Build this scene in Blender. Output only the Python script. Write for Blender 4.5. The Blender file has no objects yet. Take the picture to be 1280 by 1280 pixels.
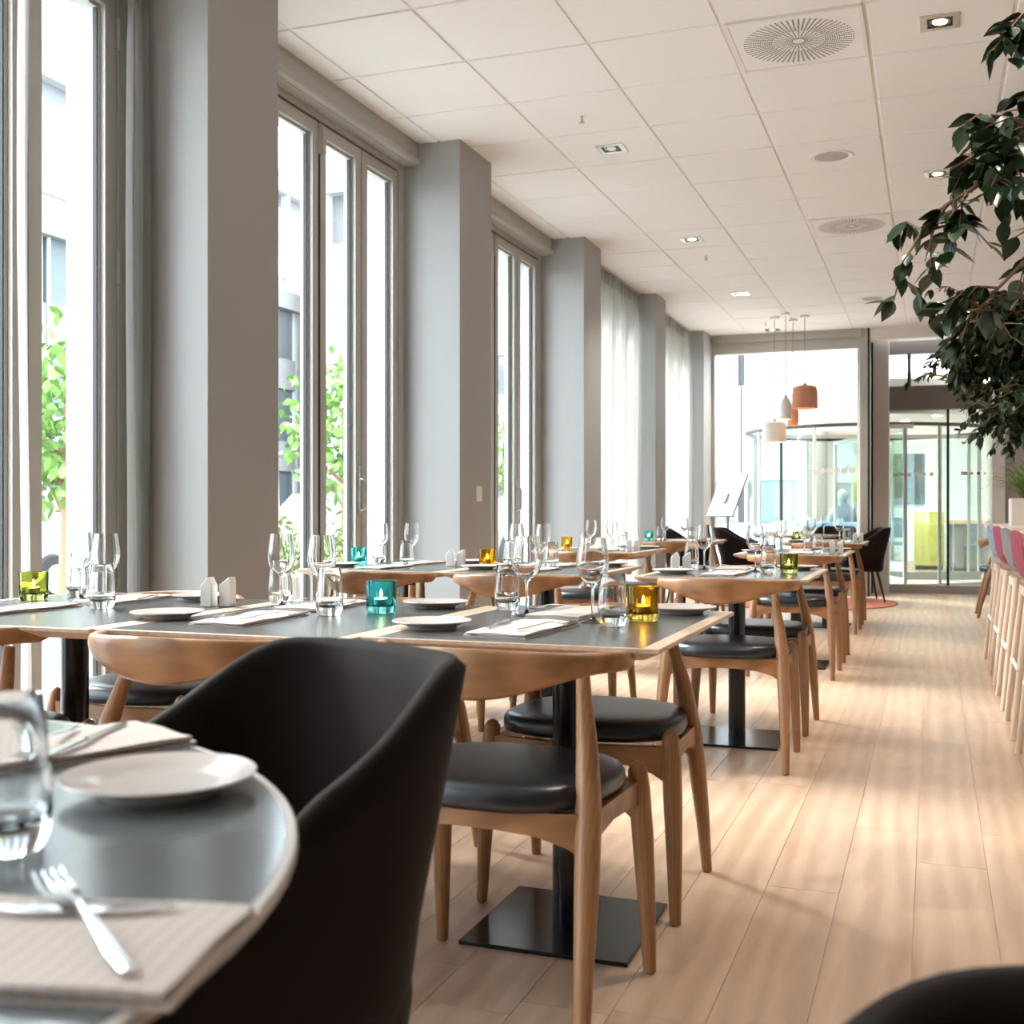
import bpy, bmesh, math, random
from mathutils import Vector, Matrix, Euler
random.seed(7)
PI = math.pi
sc = bpy.context.scene
C = sc.collection

# ------------------------------------------------------------------ camera, world, light, exposure
cam_d = bpy.data.cameras.new('camera')
cam = bpy.data.objects.new('camera', cam_d); C.objects.link(cam)
cam.location = (0, 0, 1.0)
YAW = 0.3516
cam.rotation_euler = (PI/2, 0, YAW)
cam_d.sensor_width = 36.0; cam_d.sensor_fit = 'HORIZONTAL'
cam_d.lens = 1434/1280*36
cam_d.shift_y = -1.8/1280
cam_d.clip_start = 0.05; cam_d.clip_end = 300
cam_d.dof.use_dof = True
cam_d.dof.focus_distance = 3.9
cam_d.dof.aperture_fstop = 6.0
sc.camera = cam

world = bpy.data.worlds.new('overcast_sky'); sc.world = world
world.use_nodes = True
wn = world.node_tree.nodes; wl = world.node_tree.links
wn.clear()
w_out = wn.new('ShaderNodeOutputWorld'); w_bg = wn.new('ShaderNodeBackground')
w_tc = wn.new('ShaderNodeTexCoord'); w_sep = wn.new('ShaderNodeSeparateXYZ'); w_rmp = wn.new('ShaderNodeValToRGB')
wl.new(w_tc.outputs['Generated'], w_sep.inputs[0]); wl.new(w_sep.outputs['Z'], w_rmp.inputs[0])
w_rmp.color_ramp.elements[0].position = 0.0; w_rmp.color_ramp.elements[0].color = (0.78, 0.89, 1.0, 1)
w_rmp.color_ramp.elements[1].position = 0.6; w_rmp.color_ramp.elements[1].color = (0.83, 0.915, 1.0, 1)
wl.new(w_rmp.outputs[0], w_bg.inputs['Color'])
w_bg.inputs['Strength'].default_value = 5.4
wl.new(w_bg.outputs[0], w_out.inputs[0])

sun_d = bpy.data.lights.new('sun', 'SUN'); sun_d.energy = 6.2; sun_d.angle = math.radians(22); sun_d.color = (1.0, 0.975, 0.945)
sun = bpy.data.objects.new('sun', sun_d); C.objects.link(sun)
sun.rotation_euler = Vector((0.80, -0.30, -0.66)).to_track_quat('-Z', 'Y').to_euler()

def portal(name, loc, sx, sy, direction):
    l = bpy.data.lights.new(name, 'AREA'); l.shape = 'RECTANGLE'; l.size = sx; l.size_y = sy
    l.cycles.is_portal = True
    o = bpy.data.objects.new(name, l); C.objects.link(o); o.location = loc
    o.rotation_euler = Vector(direction).to_track_quat('-Z', 'Z').to_euler()
    return o

vs = sc.view_settings
vs.view_transform = 'Standard'; vs.look = 'None'; vs.gamma = 1.0; vs.use_curve_mapping = False
vs.exposure = 1.55
cy = sc.cycles
cy.max_bounces = 14; cy.diffuse_bounces = 6; cy.glossy_bounces = 6; cy.transmission_bounces = 12; cy.transparent_max_bounces = 24
cy.sample_clamp_indirect = 8.0; cy.blur_glossy = 0.6
cy.use_denoising = True

# ------------------------------------------------------------------ materials
MT = {}
def new_mat(name):
    m = bpy.data.materials.new(name); m.use_nodes = True
    nt = m.node_tree
    b = nt.nodes['Principled BSDF']
    MT[name] = m
    return m, nt, b
def mat(name, col, rough=0.5, metal=0.0, spec=0.5, emis=None, estr=0.0, sheen=0.0, noise=0.0, nscale=20.0, bump=0.0, bscale=200.0):
    m, nt, b = new_mat(name)
    b.inputs['Base Color'].default_value = (*col, 1); b.inputs['Roughness'].default_value = rough
    b.inputs['Metallic'].default_value = metal; b.inputs['Specular IOR Level'].default_value = spec
    if sheen: b.inputs['Sheen Weight'].default_value = sheen; b.inputs['Sheen Roughness'].default_value = 0.4
    if emis: b.inputs['Emission Color'].default_value = (*emis, 1); b.inputs['Emission Strength'].default_value = estr
    if noise or bump:
        tc = nt.nodes.new('ShaderNodeTexCoord')
    if noise:
        n = nt.nodes.new('ShaderNodeTexNoise'); n.inputs['Scale'].default_value = nscale; n.inputs['Detail'].default_value = 4
        nt.links.new(tc.outputs['Object'], n.inputs['Vector'])
        mr = nt.nodes.new('ShaderNodeMapRange'); mr.inputs[3].default_value = 1-noise; mr.inputs[4].default_value = 1+noise
        nt.links.new(n.outputs['Fac'], mr.inputs[0])
        mx = nt.nodes.new('ShaderNodeVectorMath'); mx.operation = 'SCALE'; mx.inputs[0].default_value = col
        nt.links.new(mr.outputs[0], mx.inputs['Scale']); nt.links.new(mx.outputs[0], b.inputs['Base Color'])
    if bump:
        n2 = nt.nodes.new('ShaderNodeTexNoise'); n2.inputs['Scale'].default_value = bscale
        nt.links.new(tc.outputs['Object'], n2.inputs['Vector'])
        bp = nt.nodes.new('ShaderNodeBump'); bp.inputs['Strength'].default_value = bump; bp.inputs['Distance'].default_value = 0.002
        nt.links.new(n2.outputs['Fac'], bp.inputs['Height']); nt.links.new(bp.outputs[0], b.inputs['Normal'])
    return m
def wood(name, c1, c2, scale=(1, 1, 1), rough=0.42, vary=0.12, nscale=6.0, ring=0.5, wscale=1.3):
    m, nt, b = new_mat(name)
    N = nt.nodes.new; L = nt.links.new
    tc = N('ShaderNodeTexCoord'); oi = N('ShaderNodeObjectInfo')
    off = N('ShaderNodeVectorMath'); off.operation = 'SCALE'; off.inputs[0].default_value = (13.1, 7.7, 5.3)
    L(oi.outputs['Random'], off.inputs['Scale'])
    add = N('ShaderNodeVectorMath'); add.operation = 'ADD'
    mp = N('ShaderNodeMapping'); mp.inputs['Scale'].default_value = scale
    L(tc.outputs['Object'], mp.inputs['Vector']); L(mp.outputs[0], add.inputs[0]); L(off.outputs[0], add.inputs[1])
    n1 = N('ShaderNodeTexNoise'); n1.inputs['Scale'].default_value = nscale; n1.inputs['Detail'].default_value = 6; n1.inputs['Distortion'].default_value = 1.2
    L(add.outputs[0], n1.inputs['Vector'])
    wv = N('ShaderNodeTexWave'); wv.wave_type = 'BANDS'; wv.bands_direction = 'X'; wv.inputs['Scale'].default_value = nscale*wscale
    wv.inputs['Distortion'].default_value = 9.0; wv.inputs['Detail'].default_value = 3; wv.inputs['Detail Scale'].default_value = 0.8
    L(add.outputs[0], wv.inputs['Vector'])
    mixf = N('ShaderNodeMath'); mixf.operation = 'MULTIPLY_ADD'; mixf.inputs[1].default_value = ring
    hf = N('ShaderNodeMath'); hf.operation = 'MULTIPLY'; hf.inputs[1].default_value = 1-ring
    L(n1.outputs['Fac'], hf.inputs[0]); L(wv.outputs['Fac'], mixf.inputs[0]); L(hf.outputs[0], mixf.inputs[2])
    cr = N('ShaderNodeValToRGB'); cr.color_ramp.elements[0].color = (*c2, 1); cr.color_ramp.elements[1].color = (*c1, 1)
    cr.color_ramp.elements[0].position = 0.2; cr.color_ramp.elements[1].position = 0.75
    L(mixf.outputs[0], cr.inputs[0])
    mr = N('ShaderNodeMapRange'); mr.inputs[3].default_value = 1-vary; mr.inputs[4].default_value = 1+vary
    L(oi.outputs['Random'], mr.inputs[0])
    sc_ = N('ShaderNodeVectorMath'); sc_.operation = 'SCALE'
    L(cr.outputs[0], sc_.inputs[0]); L(mr.outputs[0], sc_.inputs['Scale']); L(sc_.outputs[0], b.inputs['Base Color'])
    b.inputs['Roughness'].default_value = rough
    return m
def pane_mat(name, tint=(0.96, 0.98, 0.97), refl=1.0):
    m = bpy.data.materials.new(name); m.use_nodes = True; nt = m.node_tree; nt.nodes.clear(); MT[name] = m
    o = nt.nodes.new('ShaderNodeOutputMaterial'); mx = nt.nodes.new('ShaderNodeMixShader')
    t = nt.nodes.new('ShaderNodeBsdfTransparent'); t.inputs[0].default_value = (*tint, 1)
    g = nt.nodes.new('ShaderNodeBsdfGlossy'); g.inputs['Roughness'].default_value = 0.0
    lw = nt.nodes.new('ShaderNodeLayerWeight'); lw.inputs[0].default_value = 0.5
    p5 = nt.nodes.new('ShaderNodeMath'); p5.operation = 'POWER'; p5.inputs[1].default_value = 5.0
    k = nt.nodes.new('ShaderNodeMath'); k.operation = 'MULTIPLY_ADD'; k.inputs[1].default_value = 0.9*refl; k.inputs[2].default_value = 0.035*refl
    nt.links.new(lw.outputs['Facing'], p5.inputs[0]); nt.links.new(p5.outputs[0], k.inputs[0]); nt.links.new(k.outputs[0], mx.inputs[0]); nt.links.new(t.outputs[0], mx.inputs[1]); nt.links.new(g.outputs[0], mx.inputs[2])
    nt.links.new(mx.outputs[0], o.inputs[0])
    return m
def glass_mat(name, col=(1, 1, 1), ior=1.46):
    m = bpy.data.materials.new(name); m.use_nodes = True; nt = m.node_tree; nt.nodes.clear(); MT[name] = m
    o = nt.nodes.new('ShaderNodeOutputMaterial'); g = nt.nodes.new('ShaderNodeBsdfGlass')
    g.inputs['Color'].default_value = (*col, 1); g.inputs['IOR'].default_value = ior; g.inputs['Roughness'].default_value = 0.0
    nt.links.new(g.outputs[0], o.inputs[0])
    return m
def sheer_mat(name, col, clear=0.45, trans=0.5):
    m = bpy.data.materials.new(name); m.use_nodes = True; nt = m.node_tree; nt.nodes.clear(); MT[name] = m
    o = nt.nodes.new('ShaderNodeOutputMaterial'); m1 = nt.nodes.new('ShaderNodeMixShader'); m2 = nt.nodes.new('ShaderNodeMixShader')
    t = nt.nodes.new('ShaderNodeBsdfTransparent'); d = nt.nodes.new('ShaderNodeBsdfDiffuse'); tl = nt.nodes.new('ShaderNodeBsdfTranslucent')
    d.inputs[0].default_value = (*col, 1); tl.inputs[0].default_value = (*col, 1)
    lw = nt.nodes.new('ShaderNodeLayerWeight'); lw.inputs[0].default_value = 0.35
    mr = nt.nodes.new('ShaderNodeMapRange'); mr.inputs[3].default_value = clear; mr.inputs[4].default_value = clear*0.25
    nt.links.new(lw.outputs['Facing'], mr.inputs[0])
    m1.inputs[0].default_value = trans
    nt.links.new(d.outputs[0], m1.inputs[1]); nt.links.new(tl.outputs[0], m1.inputs[2])
    nt.links.new(mr.outputs[0], m2.inputs[0]); nt.links.new(m1.outputs[0], m2.inputs[1]); nt.links.new(t.outputs[0], m2.inputs[2])
    nt.links.new(m2.outputs[0], o.inputs[0])
    return m

wood('floor_oak', (0.57, 0.398, 0.280), (0.42, 0.277, 0.185), scale=(6.0, 0.75, 1), rough=0.34, vary=0.08, nscale=3.4, ring=0.30, wscale=0.22)
wood('chair_oak', (0.36, 0.180, 0.078), (0.215, 0.098, 0.040), scale=(1.6, 9, 9), rough=0.38, vary=0.06, nscale=2.8, ring=0.45, wscale=0.42)
wood('leg_oak', (0.36, 0.183, 0.080), (0.25, 0.120, 0.050), scale=(9, 9, 1.0), rough=0.38, vary=0.06, nscale=3.0, ring=0.3)
wood('edge_ply', (0.60, 0.46, 0.34), (0.48, 0.35, 0.25), scale=(1.5, 1.5, 12), rough=0.45, vary=0.05, nscale=6, ring=0.3)
wood('pale_ash', (0.68, 0.52, 0.40), (0.58, 0.43, 0.32), scale=(6, 6, 1.0), rough=0.5, vary=0.08, nscale=4, ring=0.3)
mat('laminate', (0.055, 0.055, 0.053), rough=0.27, spec=0.62, noise=0.10, nscale=9)
mat('round_laminate', (0.115, 0.13, 0.14), rough=0.16, spec=1.0, noise=0.08, nscale=9)
mat('leather', (0.006, 0.0095, 0.015), rough=0.33, spec=0.55, bump=0.12, bscale=260)
mat('black_steel', (0.007, 0.008, 0.0095), rough=0.2, spec=0.4)
mat('brown_felt', (0.0120, 0.0078, 0.0065), rough=0.8, spec=0.12, sheen=0.04, bump=0.25, bscale=420)
mat('black_leg', (0.010, 0.009, 0.009), rough=0.45)
mat('ceiling_white', (0.87, 0.865, 0.855), rough=0.85, spec=0.2)
mat('grid_white', (0.80, 0.77, 0.74), rough=0.6)
mat('grey_paint', (0.385, 0.385, 0.38), rough=0.62, spec=0.3)
mat('frame_grey', (0.44, 0.43, 0.40), rough=0.45)
mat('gasket', (0.012, 0.012, 0.013), rough=0.6)
mat('steel', (0.62, 0.61, 0.60), rough=0.25, metal=1.0)
mat('cutlery', (0.80, 0.80, 0.81), rough=0.13, metal=1.0)
mat('white_wall', (0.70, 0.68, 0.65), rough=0.8)
mat('taupe', (0.15, 0.125, 0.11), rough=0.6)
mat('door_column', (0.72, 0.69, 0.66), rough=0.6)
mat('round_edge', (0.50, 0.475, 0.44), rough=0.4)
mat('taupe_light', (0.38, 0.355, 0.335), rough=0.6)
mat('porcelain', (0.54, 0.49, 0.465), rough=0.18, spec=0.5)
mat('plate_foot', (0.30, 0.26, 0.24), rough=0.45)
mat('shaker_white', (0.82, 0.80, 0.77), rough=0.35)
mat('white_plastic', (0.82, 0.80, 0.77), rough=0.4)
mat('wax', (0.85, 0.80, 0.72), rough=0.5)
mat('tin', (0.55, 0.5, 0.45), rough=0.35, metal=1.0)
mat('flame', (1, .6, .2), emis=(1.0, 0.55, 0.18), estr=45)
mat('lamp_bulb', (1, .9, .7), emis=(1.0, 0.80, 0.55), estr=16)
mat('lamp_black', (0.01, 0.01, 0.01), rough=0.4)
mat('vent_hole', (0.045, 0.04, 0.038), rough=0.9)
mat('speaker_grey', (0.48, 0.46, 0.44), rough=0.8)
mat('cream_shade', (0.74, 0.70, 0.64), rough=0.55)
mat('salmon_shade', (0.60, 0.26, 0.17), rough=0.55)
mat('terracotta', (0.62, 0.33, 0.17), rough=0.55)
mat('cord', (0.25, 0.23, 0.21), rough=0.6)
mat('rug_coral', (0.60, 0.23, 0.165), rough=0.95, spec=0.1, noise=0.12, nscale=60)
mat('rug_edge', (0.06, 0.05, 0.05), rough=0.9)
mat('pink_wool', (0.31, 0.070, 0.095), rough=0.9, spec=0.2, bump=0.3, bscale=500)
mat('grey_wool', (0.20, 0.19, 0.185), rough=0.9, spec=0.2, bump=0.3, bscale=500)
mat('blue_wool', (0.25, 0.31, 0.40), rough=0.9, spec=0.2, bump=0.3, bscale=500)
mat('bar_top', (0.72, 0.62, 0.53), rough=0.4)
mat('bar_side', (0.60, 0.53, 0.47), rough=0.5)
mat('ficus_leaf', (0.018, 0.040, 0.015), rough=0.30, spec=0.5, noise=0.5, nscale=6)
mat('bark', (0.20, 0.115, 0.06), rough=0.8, noise=0.3, nscale=20)
mat('grass_blade', (0.13, 0.20, 0.035), rough=0.5)
mat('terracotta_pot', (0.10, 0.09, 0.085), rough=0.7)
mat('soil', (0.03, 0.02, 0.015), rough=0.95)
mat('asphalt', (0.20, 0.20, 0.20), rough=0.9, noise=0.1, nscale=3)
mat('pavement', (0.30, 0.295, 0.285), rough=0.9, noise=0.08, nscale=4)
mat('facade', (0.20, 0.195, 0.19), rough=0.85, noise=0.08, nscale=0.7)
mat('facade_white', (0.40, 0.405, 0.41), rough=0.85)
mat('facade_dark', (0.11, 0.11, 0.115), rough=0.8)
mat('far_glass', (0.10, 0.115, 0.125), rough=0.08, spec=0.8)
mat('tree_leaf', (0.10, 0.20, 0.03), rough=0.6, noise=0.4, nscale=2)
mat('shrub_leaf', (0.12, 0.18, 0.04), rough=0.6, noise=0.4, nscale=3)
mat('stone', (0.30, 0.27, 0.23), rough=0.9, noise=0.2, nscale=6)
mat('car_black', (0.025, 0.028, 0.032), rough=0.25, spec=0.6)
mat('car_silver', (0.30, 0.33, 0.36), rough=0.25, metal=0.4)
mat('tyre', (0.012, 0.012, 0.012), rough=0.8)
mat('yellow', (0.46, 0.38, 0.04), rough=0.5)
mat('green_seat', (0.02, 0.06, 0.05), rough=0.6)
mat('canvas', (0.06, 0.055, 0.058), rough=0.6, noise=0.95, nscale=4)
mat('jacket_grey', (0.20, 0.22, 0.24), rough=0.9)
mat('hair_grey', (0.45, 0.44, 0.42), rough=0.8)
mat('skin', (0.58, 0.36, 0.27), rough=0.5)
mat('blue_seat', (0.10, 0.22, 0.36), rough=0.7)
mat('screen_back', (0.38, 0.39, 0.39), rough=0.35, metal=0.2)
mat('sign_green', (0.01, 0.20, 0.10), rough=0.5)
mat('sign_red', (0.40, 0.05, 0.05), rough=0.5)
mat('sign_black', (0.02, 0.02, 0.02), rough=0.5)
mat('sign_yellow', (0.55, 0.35, 0.05), rough=0.5)
mat('dot_white', (0.85, 0.85, 0.83), rough=0.6)
mat('warm_glow', (1, 1, 1), emis=(1.0, 0.94, 0.86), estr=9)
def napkin_mat():
    m, nt, b = new_mat('napkin')
    tc = nt.nodes.new('ShaderNodeTexCoord'); w = nt.nodes.new('ShaderNodeTexWave'); w.bands_direction = 'Y'; w.inputs['Scale'].default_value = 26
    nt.links.new(tc.outputs['Object'], w.inputs['Vector'])
    cr = nt.nodes.new('ShaderNodeValToRGB'); cr.color_ramp.elements[0].color = (.50, .435, .395, 1); cr.color_ramp.elements[1].color = (.57, .51, .475, 1)
    nt.links.new(w.outputs['Fac'], cr.inputs[0]); nt.links.new(cr.outputs[0], b.inputs['Base Color']); b.inputs['Roughness'].default_value = .95
napkin_mat()
pane_mat('pane'); pane_mat('drum_glass', (0.93, 0.975, 0.97), 1.2)
glass_mat('clear_glass', (0.985, 0.99, 0.99)); glass_mat('olive_glass', (0.80, 0.84, 0.52)); glass_mat('turquoise_glass', (0.52, 0.97, 0.98)); glass_mat('amber_glass', (0.99, 0.83, 0.36))
sheer_mat('sheer', (0.58, 0.56, 0.52), 0.42, 0.5); sheer_mat('sheer_thin', (0.58, 0.56, 0.52), 0.86, 0.5); sheer_mat('sheer_dark', (0.36, 0.345, 0.32), 0.28, 0.5)

# ------------------------------------------------------------------ mesh builder
class MB:
    def __init__(s): s.v = []; s.f = []
    def add(s, vs, fs, M=None):
        o = len(s.v)
        s.v += [tuple(M @ Vector(v)) if M else tuple(v) for v in vs]
        s.f += [tuple(i+o for i in f) for f in fs]; return s
    def box(s, x0, x1, y0, y1, z0, z1, M=None):
        return s.add([(x0,y0,z0),(x1,y0,z0),(x1,y1,z0),(x0,y1,z0),(x0,y0,z1),(x1,y0,z1),(x1,y1,z1),(x0,y1,z1)],
                     [(0,3,2,1),(4,5,6,7),(0,1,5,4),(1,2,6,5),(2,3,7,6),(3,0,4,7)], M)
    def lathe(s, prof, n=24, M=None, closed=False):
        vs = []; fs = []; m = len(prof)
        for k in range(n):
            a = 2*PI*k/n
            for r, z in prof: vs.append((r*math.cos(a), r*math.sin(a), z))
        for k in range(n):
            k2 = (k+1) % n
            for i in range(m-1 if not closed else m):
                i2 = (i+1) % m
                r0 = prof[i][0]; r1 = prof[i2][0]
                if r0 < 1e-7 and r1 < 1e-7: continue
                if r0 < 1e-7: fs.append((k*m+i, k2*m+i2, k*m+i2)[::-1])
                elif r1 < 1e-7: fs.append((k*m+i, k2*m+i, k*m+i2))
                else: fs.append((k*m+i, k2*m+i, k2*m+i2, k*m+i2))
        return s.add(vs, fs, M)
    def tube(s, pts, rad, n=10, cap=True, ell=None):
        pts = [Vector(p) for p in pts]
        if not hasattr(rad, '__len__'): rad = [rad]*len(pts)
        vs = []; fs = []
        T = []
        for i in range(len(pts)):
            a = pts[max(0, i-1)]; b = pts[min(len(pts)-1, i+1)]; T.append((b-a).normalized())
        up = Vector((0, 0, 1)) if abs(T[0].z) < 0.9 else Vector((0, 1, 0))
        u = T[0].cross(up).normalized()
        for i, p in enumerate(pts):
            u = (u - T[i]*u.dot(T[i])).normalized(); w = T[i].cross(u)
            for k in range(n):
                a = 2*PI*k/n; e = ell or (1, 1)
                vs.append(p + u*math.cos(a)*rad[i]*e[0] + w*math.sin(a)*rad[i]*e[1])
        for i in range(len(pts)-1):
            for k in range(n):
                k2 = (k+1) % n
                fs.append((i*n+k, i*n+k2, (i+1)*n+k2, (i+1)*n+k))
        if cap:
            fs.append(tuple(range(n))[::-1]); fs.append(tuple((len(pts)-1)*n+k for k in range(n)))
        return s.add(vs, fs)
    def prism(s, poly, z0, z1, M=None):
        n = len(poly)
        vs = [(x, y, z0) for x, y in poly] + [(x, y, z1) for x, y in poly]
        fs = [tuple(range(n))[::-1], tuple(range(n, 2*n))] + [(k, (k+1) % n, n+(k+1) % n, n+k) for k in range(n)]
        return s.add(vs, fs, M)
    def loft(s, rings, cap=True, closed=True):
        n = len(rings[0]); vs = [p for r in rings for p in r]; fs = []
        for i in range(len(rings)-1):
            for k in range(n if closed else n-1):
                k2 = (k+1) % n
                fs.append((i*n+k, i*n+k2, (i+1)*n+k2, (i+1)*n+k))
        if cap: fs.append(tuple(range(n))[::-1]); fs.append(tuple((len(rings)-1)*n+k for k in range(n)))
        return s.add(vs, fs)
    def mesh(s, name, m=None, smooth=40, bevel=0.0, bseg=2):
        me = bpy.data.meshes.new(name); me.from_pydata(s.v, [], s.f)
        bm = bmesh.new(); bm.from_mesh(me)
        bmesh.ops.recalc_face_normals(bm, faces=bm.faces)
        if bevel:
            es = [e for e in bm.edges if len(e.link_faces) == 2 and e.calc_face_angle() > 0.5]
            bmesh.ops.bevel(bm, geom=es, offset=bevel, segments=bseg, affect='EDGES', profile=0.5)
        bm.to_mesh(me); bm.free()
        if smooth:
            me.polygons.foreach_set('use_smooth', [True]*len(me.polygons))
            me.set_sharp_from_angle(angle=math.radians(smooth))
        if m: me.materials.append(MT[m])
        me.update(); return me
    def build(s, name, m, parent=None, smooth=40, bevel=0.0, bseg=2, loc=None, rot=None):
        return put(name, s.mesh(name, m, smooth, bevel, bseg), parent, loc, rot)
def put(name, me, parent=None, loc=None, rot=None):
    o = bpy.data.objects.new(name, me); C.objects.link(o)
    if parent: o.parent = parent
    if loc is not None: o.location = loc
    if rot is not None: o.rotation_euler = rot
    return o
def tag(o, label=None, cat=None, group=None, kind=None):
    if label: o['label'] = label
    if cat: o['category'] = cat
    if group: o['group'] = group
    if kind: o['kind'] = kind
    return o
def empty(name, loc=(0, 0, 0), rz=0.0):
    o = bpy.data.objects.new(name, None); C.objects.link(o); o.location = loc; o.rotation_euler = (0, 0, rz); o.empty_display_size = 0.05
    return o
def copy_tree(src, parent=None):
    c = src.copy(); C.objects.link(c); c.parent = parent
    for ch in list(src.children): copy_tree(ch, c)
    return c
PROTO = {}
USED = set()
def spawn(key, loc, rz, label, cat, group):
    p = PROTO[key]
    if key in USED: o = copy_tree(p)
    else: USED.add(key); o = p
    o.location = loc; o.rotation_euler = (0, 0, rz)
    tag(o, label, cat, group)
    return o

# ------------------------------------------------------------------ the room
ZC = 3.127          # ceiling height
XF = -2.54          # inner face of the columns
XS = -2.81          # soffit face
XW = -2.90          # window plane (inner face)
ROWY = lambda i: 4.423+0.6*i
COLX = lambda j: -2.671+0.6*j

fl = MB().box(-3.05, 5.0, -5.0, 15.0, -0.15, -0.003).build('floor', 'floor_oak', smooth=0); tag(fl, 'pale oak plank floor of the dining room', kind='structure')
PW = 0.186; LENS = (1.3, 1.55, 1.8, 2.05); pm = {}
for Lq in LENS:
    pm[Lq] = MB().box(-PW/2+0.0008, PW/2-0.0008, 0.0008, Lq-0.0008, -0.003, 0.0).mesh('plank', 'floor_oak', smooth=0)
for k in range(-6, 16):
    xc = 0.142-PW*k-PW/2
    y = -0.3-random.random()*1.5
    while y < 14.72:
        Lq = random.choice(LENS)
        if y+Lq > -0.1:
            p = put('plank', pm[Lq], fl, (xc, y, 0))
            if y+Lq > 15.0: p.scale = (1, (15.0-y)/Lq, 1)
        y += Lq

ce = MB().box(-3.05, 5.0, -5.0, 14.6, ZC+0.006, ZC+0.2).build('ceiling', 'grid_white', smooth=0); tag(ce, 'white suspended tile ceiling', kind='structure')
MB().box(-2.8, 5.0, -5.0, ROWY(-2)-.004, ZC, ZC+0.01).build('ceiling_panel', 'ceiling_white', ce, smooth=0)
MB().box(COLX(7)+.004, 5.0, ROWY(-2), 14.0, ZC, ZC+0.01).build('ceiling_panel', 'ceiling_white', ce, smooth=0)
def tile_mesh(wx, wy):
    g = 0.0075; b = 0.004
    poly = lambda i: [(-wx/2+g+i, -wy/2+g+i), (wx/2-g-i, -wy/2+g+i), (wx/2-g-i, wy/2-g-i), (-wx/2+g+i, wy/2-g-i)]
    return MB().loft([[(x, y, 0.012) for x, y in poly(0)], [(x, y, 0.003) for x, y in poly(0)], [(x, y, 0.0) for x, y in poly(b)]]).mesh('ceiling_tile', 'ceiling_white', smooth=0)
tm = tile_mesh(.6, .6); tn = tile_mesh(.132, .6); tl_ = tile_mesh(.6, .577); tnl = tile_mesh(.132, .577)
VENT_TILES = {(3, 1), (3, 7)}
for i in range(-2, 16):
    ly = .577 if i == 15 else .6
    for j in range(-1, 7):
        x0 = COLX(j) if j >= 0 else -2.803
        wx = .6 if j >= 0 else .132
        if (j, i) in VENT_TILES: continue
        me = (tm if j >= 0 else tn) if i < 15 else (tl_ if j >= 0 else tnl)
        t = put('ceiling_tile', me, ce, (x0+wx/2, ROWY(i)+ly/2, ZC-0.0015*random.random()))
        t.rotation_euler = (random.uniform(-.004, .004), random.uniform(-.004, .004), 0)

# window wall: columns, soffits, sills
COLS = [(-3.70, -3.22), (-1.27, -.79), (1.18, 1.66), (3.63, 4.12), (6.06, 6.56), (8.55, 9.03), (11.0, 11.45), (13.5, 14.0)]
def structure(name, mb, m, parent=None, label=None, bevel=0.0, smooth=0):
    o = mb.build(name, m, parent, smooth=smooth, bevel=bevel)
    if not parent: tag(o, label, kind='structure')
    return o
words = ['far behind the camera', 'behind the camera', 'beside the camera, out of view', 'nearest, beside the gathered grey curtain', 'with the white light switch', 'between the open window and first sheer curtain', 'between the two sheer curtains', 'in the far corner by the end glazing']
for n, (y0, y1) in enumerate(COLS):
    structure('wall_left_column', MB().box(-3.2, XF, y0, y1, -.1, ZC+.1), 'grey_paint', label='grey painted square column '+words[n], bevel=.004)
BAYS = [(1.66, 3.63), (4.12, 6.06), (6.56, 8.55), (9.03, 11.0), (11.45, 13.5), (-.79, 1.18), (-3.22, -1.27)]
bay_words = ['with gathered sheer curtain, nearest the camera', 'between the two nearest columns', 'between the second and third columns', 'behind the nearer sheer curtain', 'behind the farther sheer curtain', 'beside the camera', 'behind the camera']
for n, (y0, y1) in enumerate(BAYS):
    # soffit in two steps with a rounded lip
    m = MB()
    prof = [(-3.2, ZC+.1), (XS, ZC+.1), (XS, 3.045), (XS+.014, 3.038), (XS+.018, 3.022), (XS+.012, 3.008), (XS-.02, 3.004), (XS-.02, 3.0), (-3.2, 3.0)]
    m.loft([[(x, y0, z) for x, z in prof], [(x, y1, z) for x, z in prof]])
    structure('wall_left_soffit', m, 'frame_grey', label='grey soffit over the folding window '+bay_words[n], smooth=30)
structure('wall_left_outer', MB().box(-3.2, -2.84, -5, -3.70, -.1, ZC+.1), 'grey_paint', label='grey wall behind the camera beside the windows')
HEAD = 3.0; LEAFT = 2.955
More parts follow.
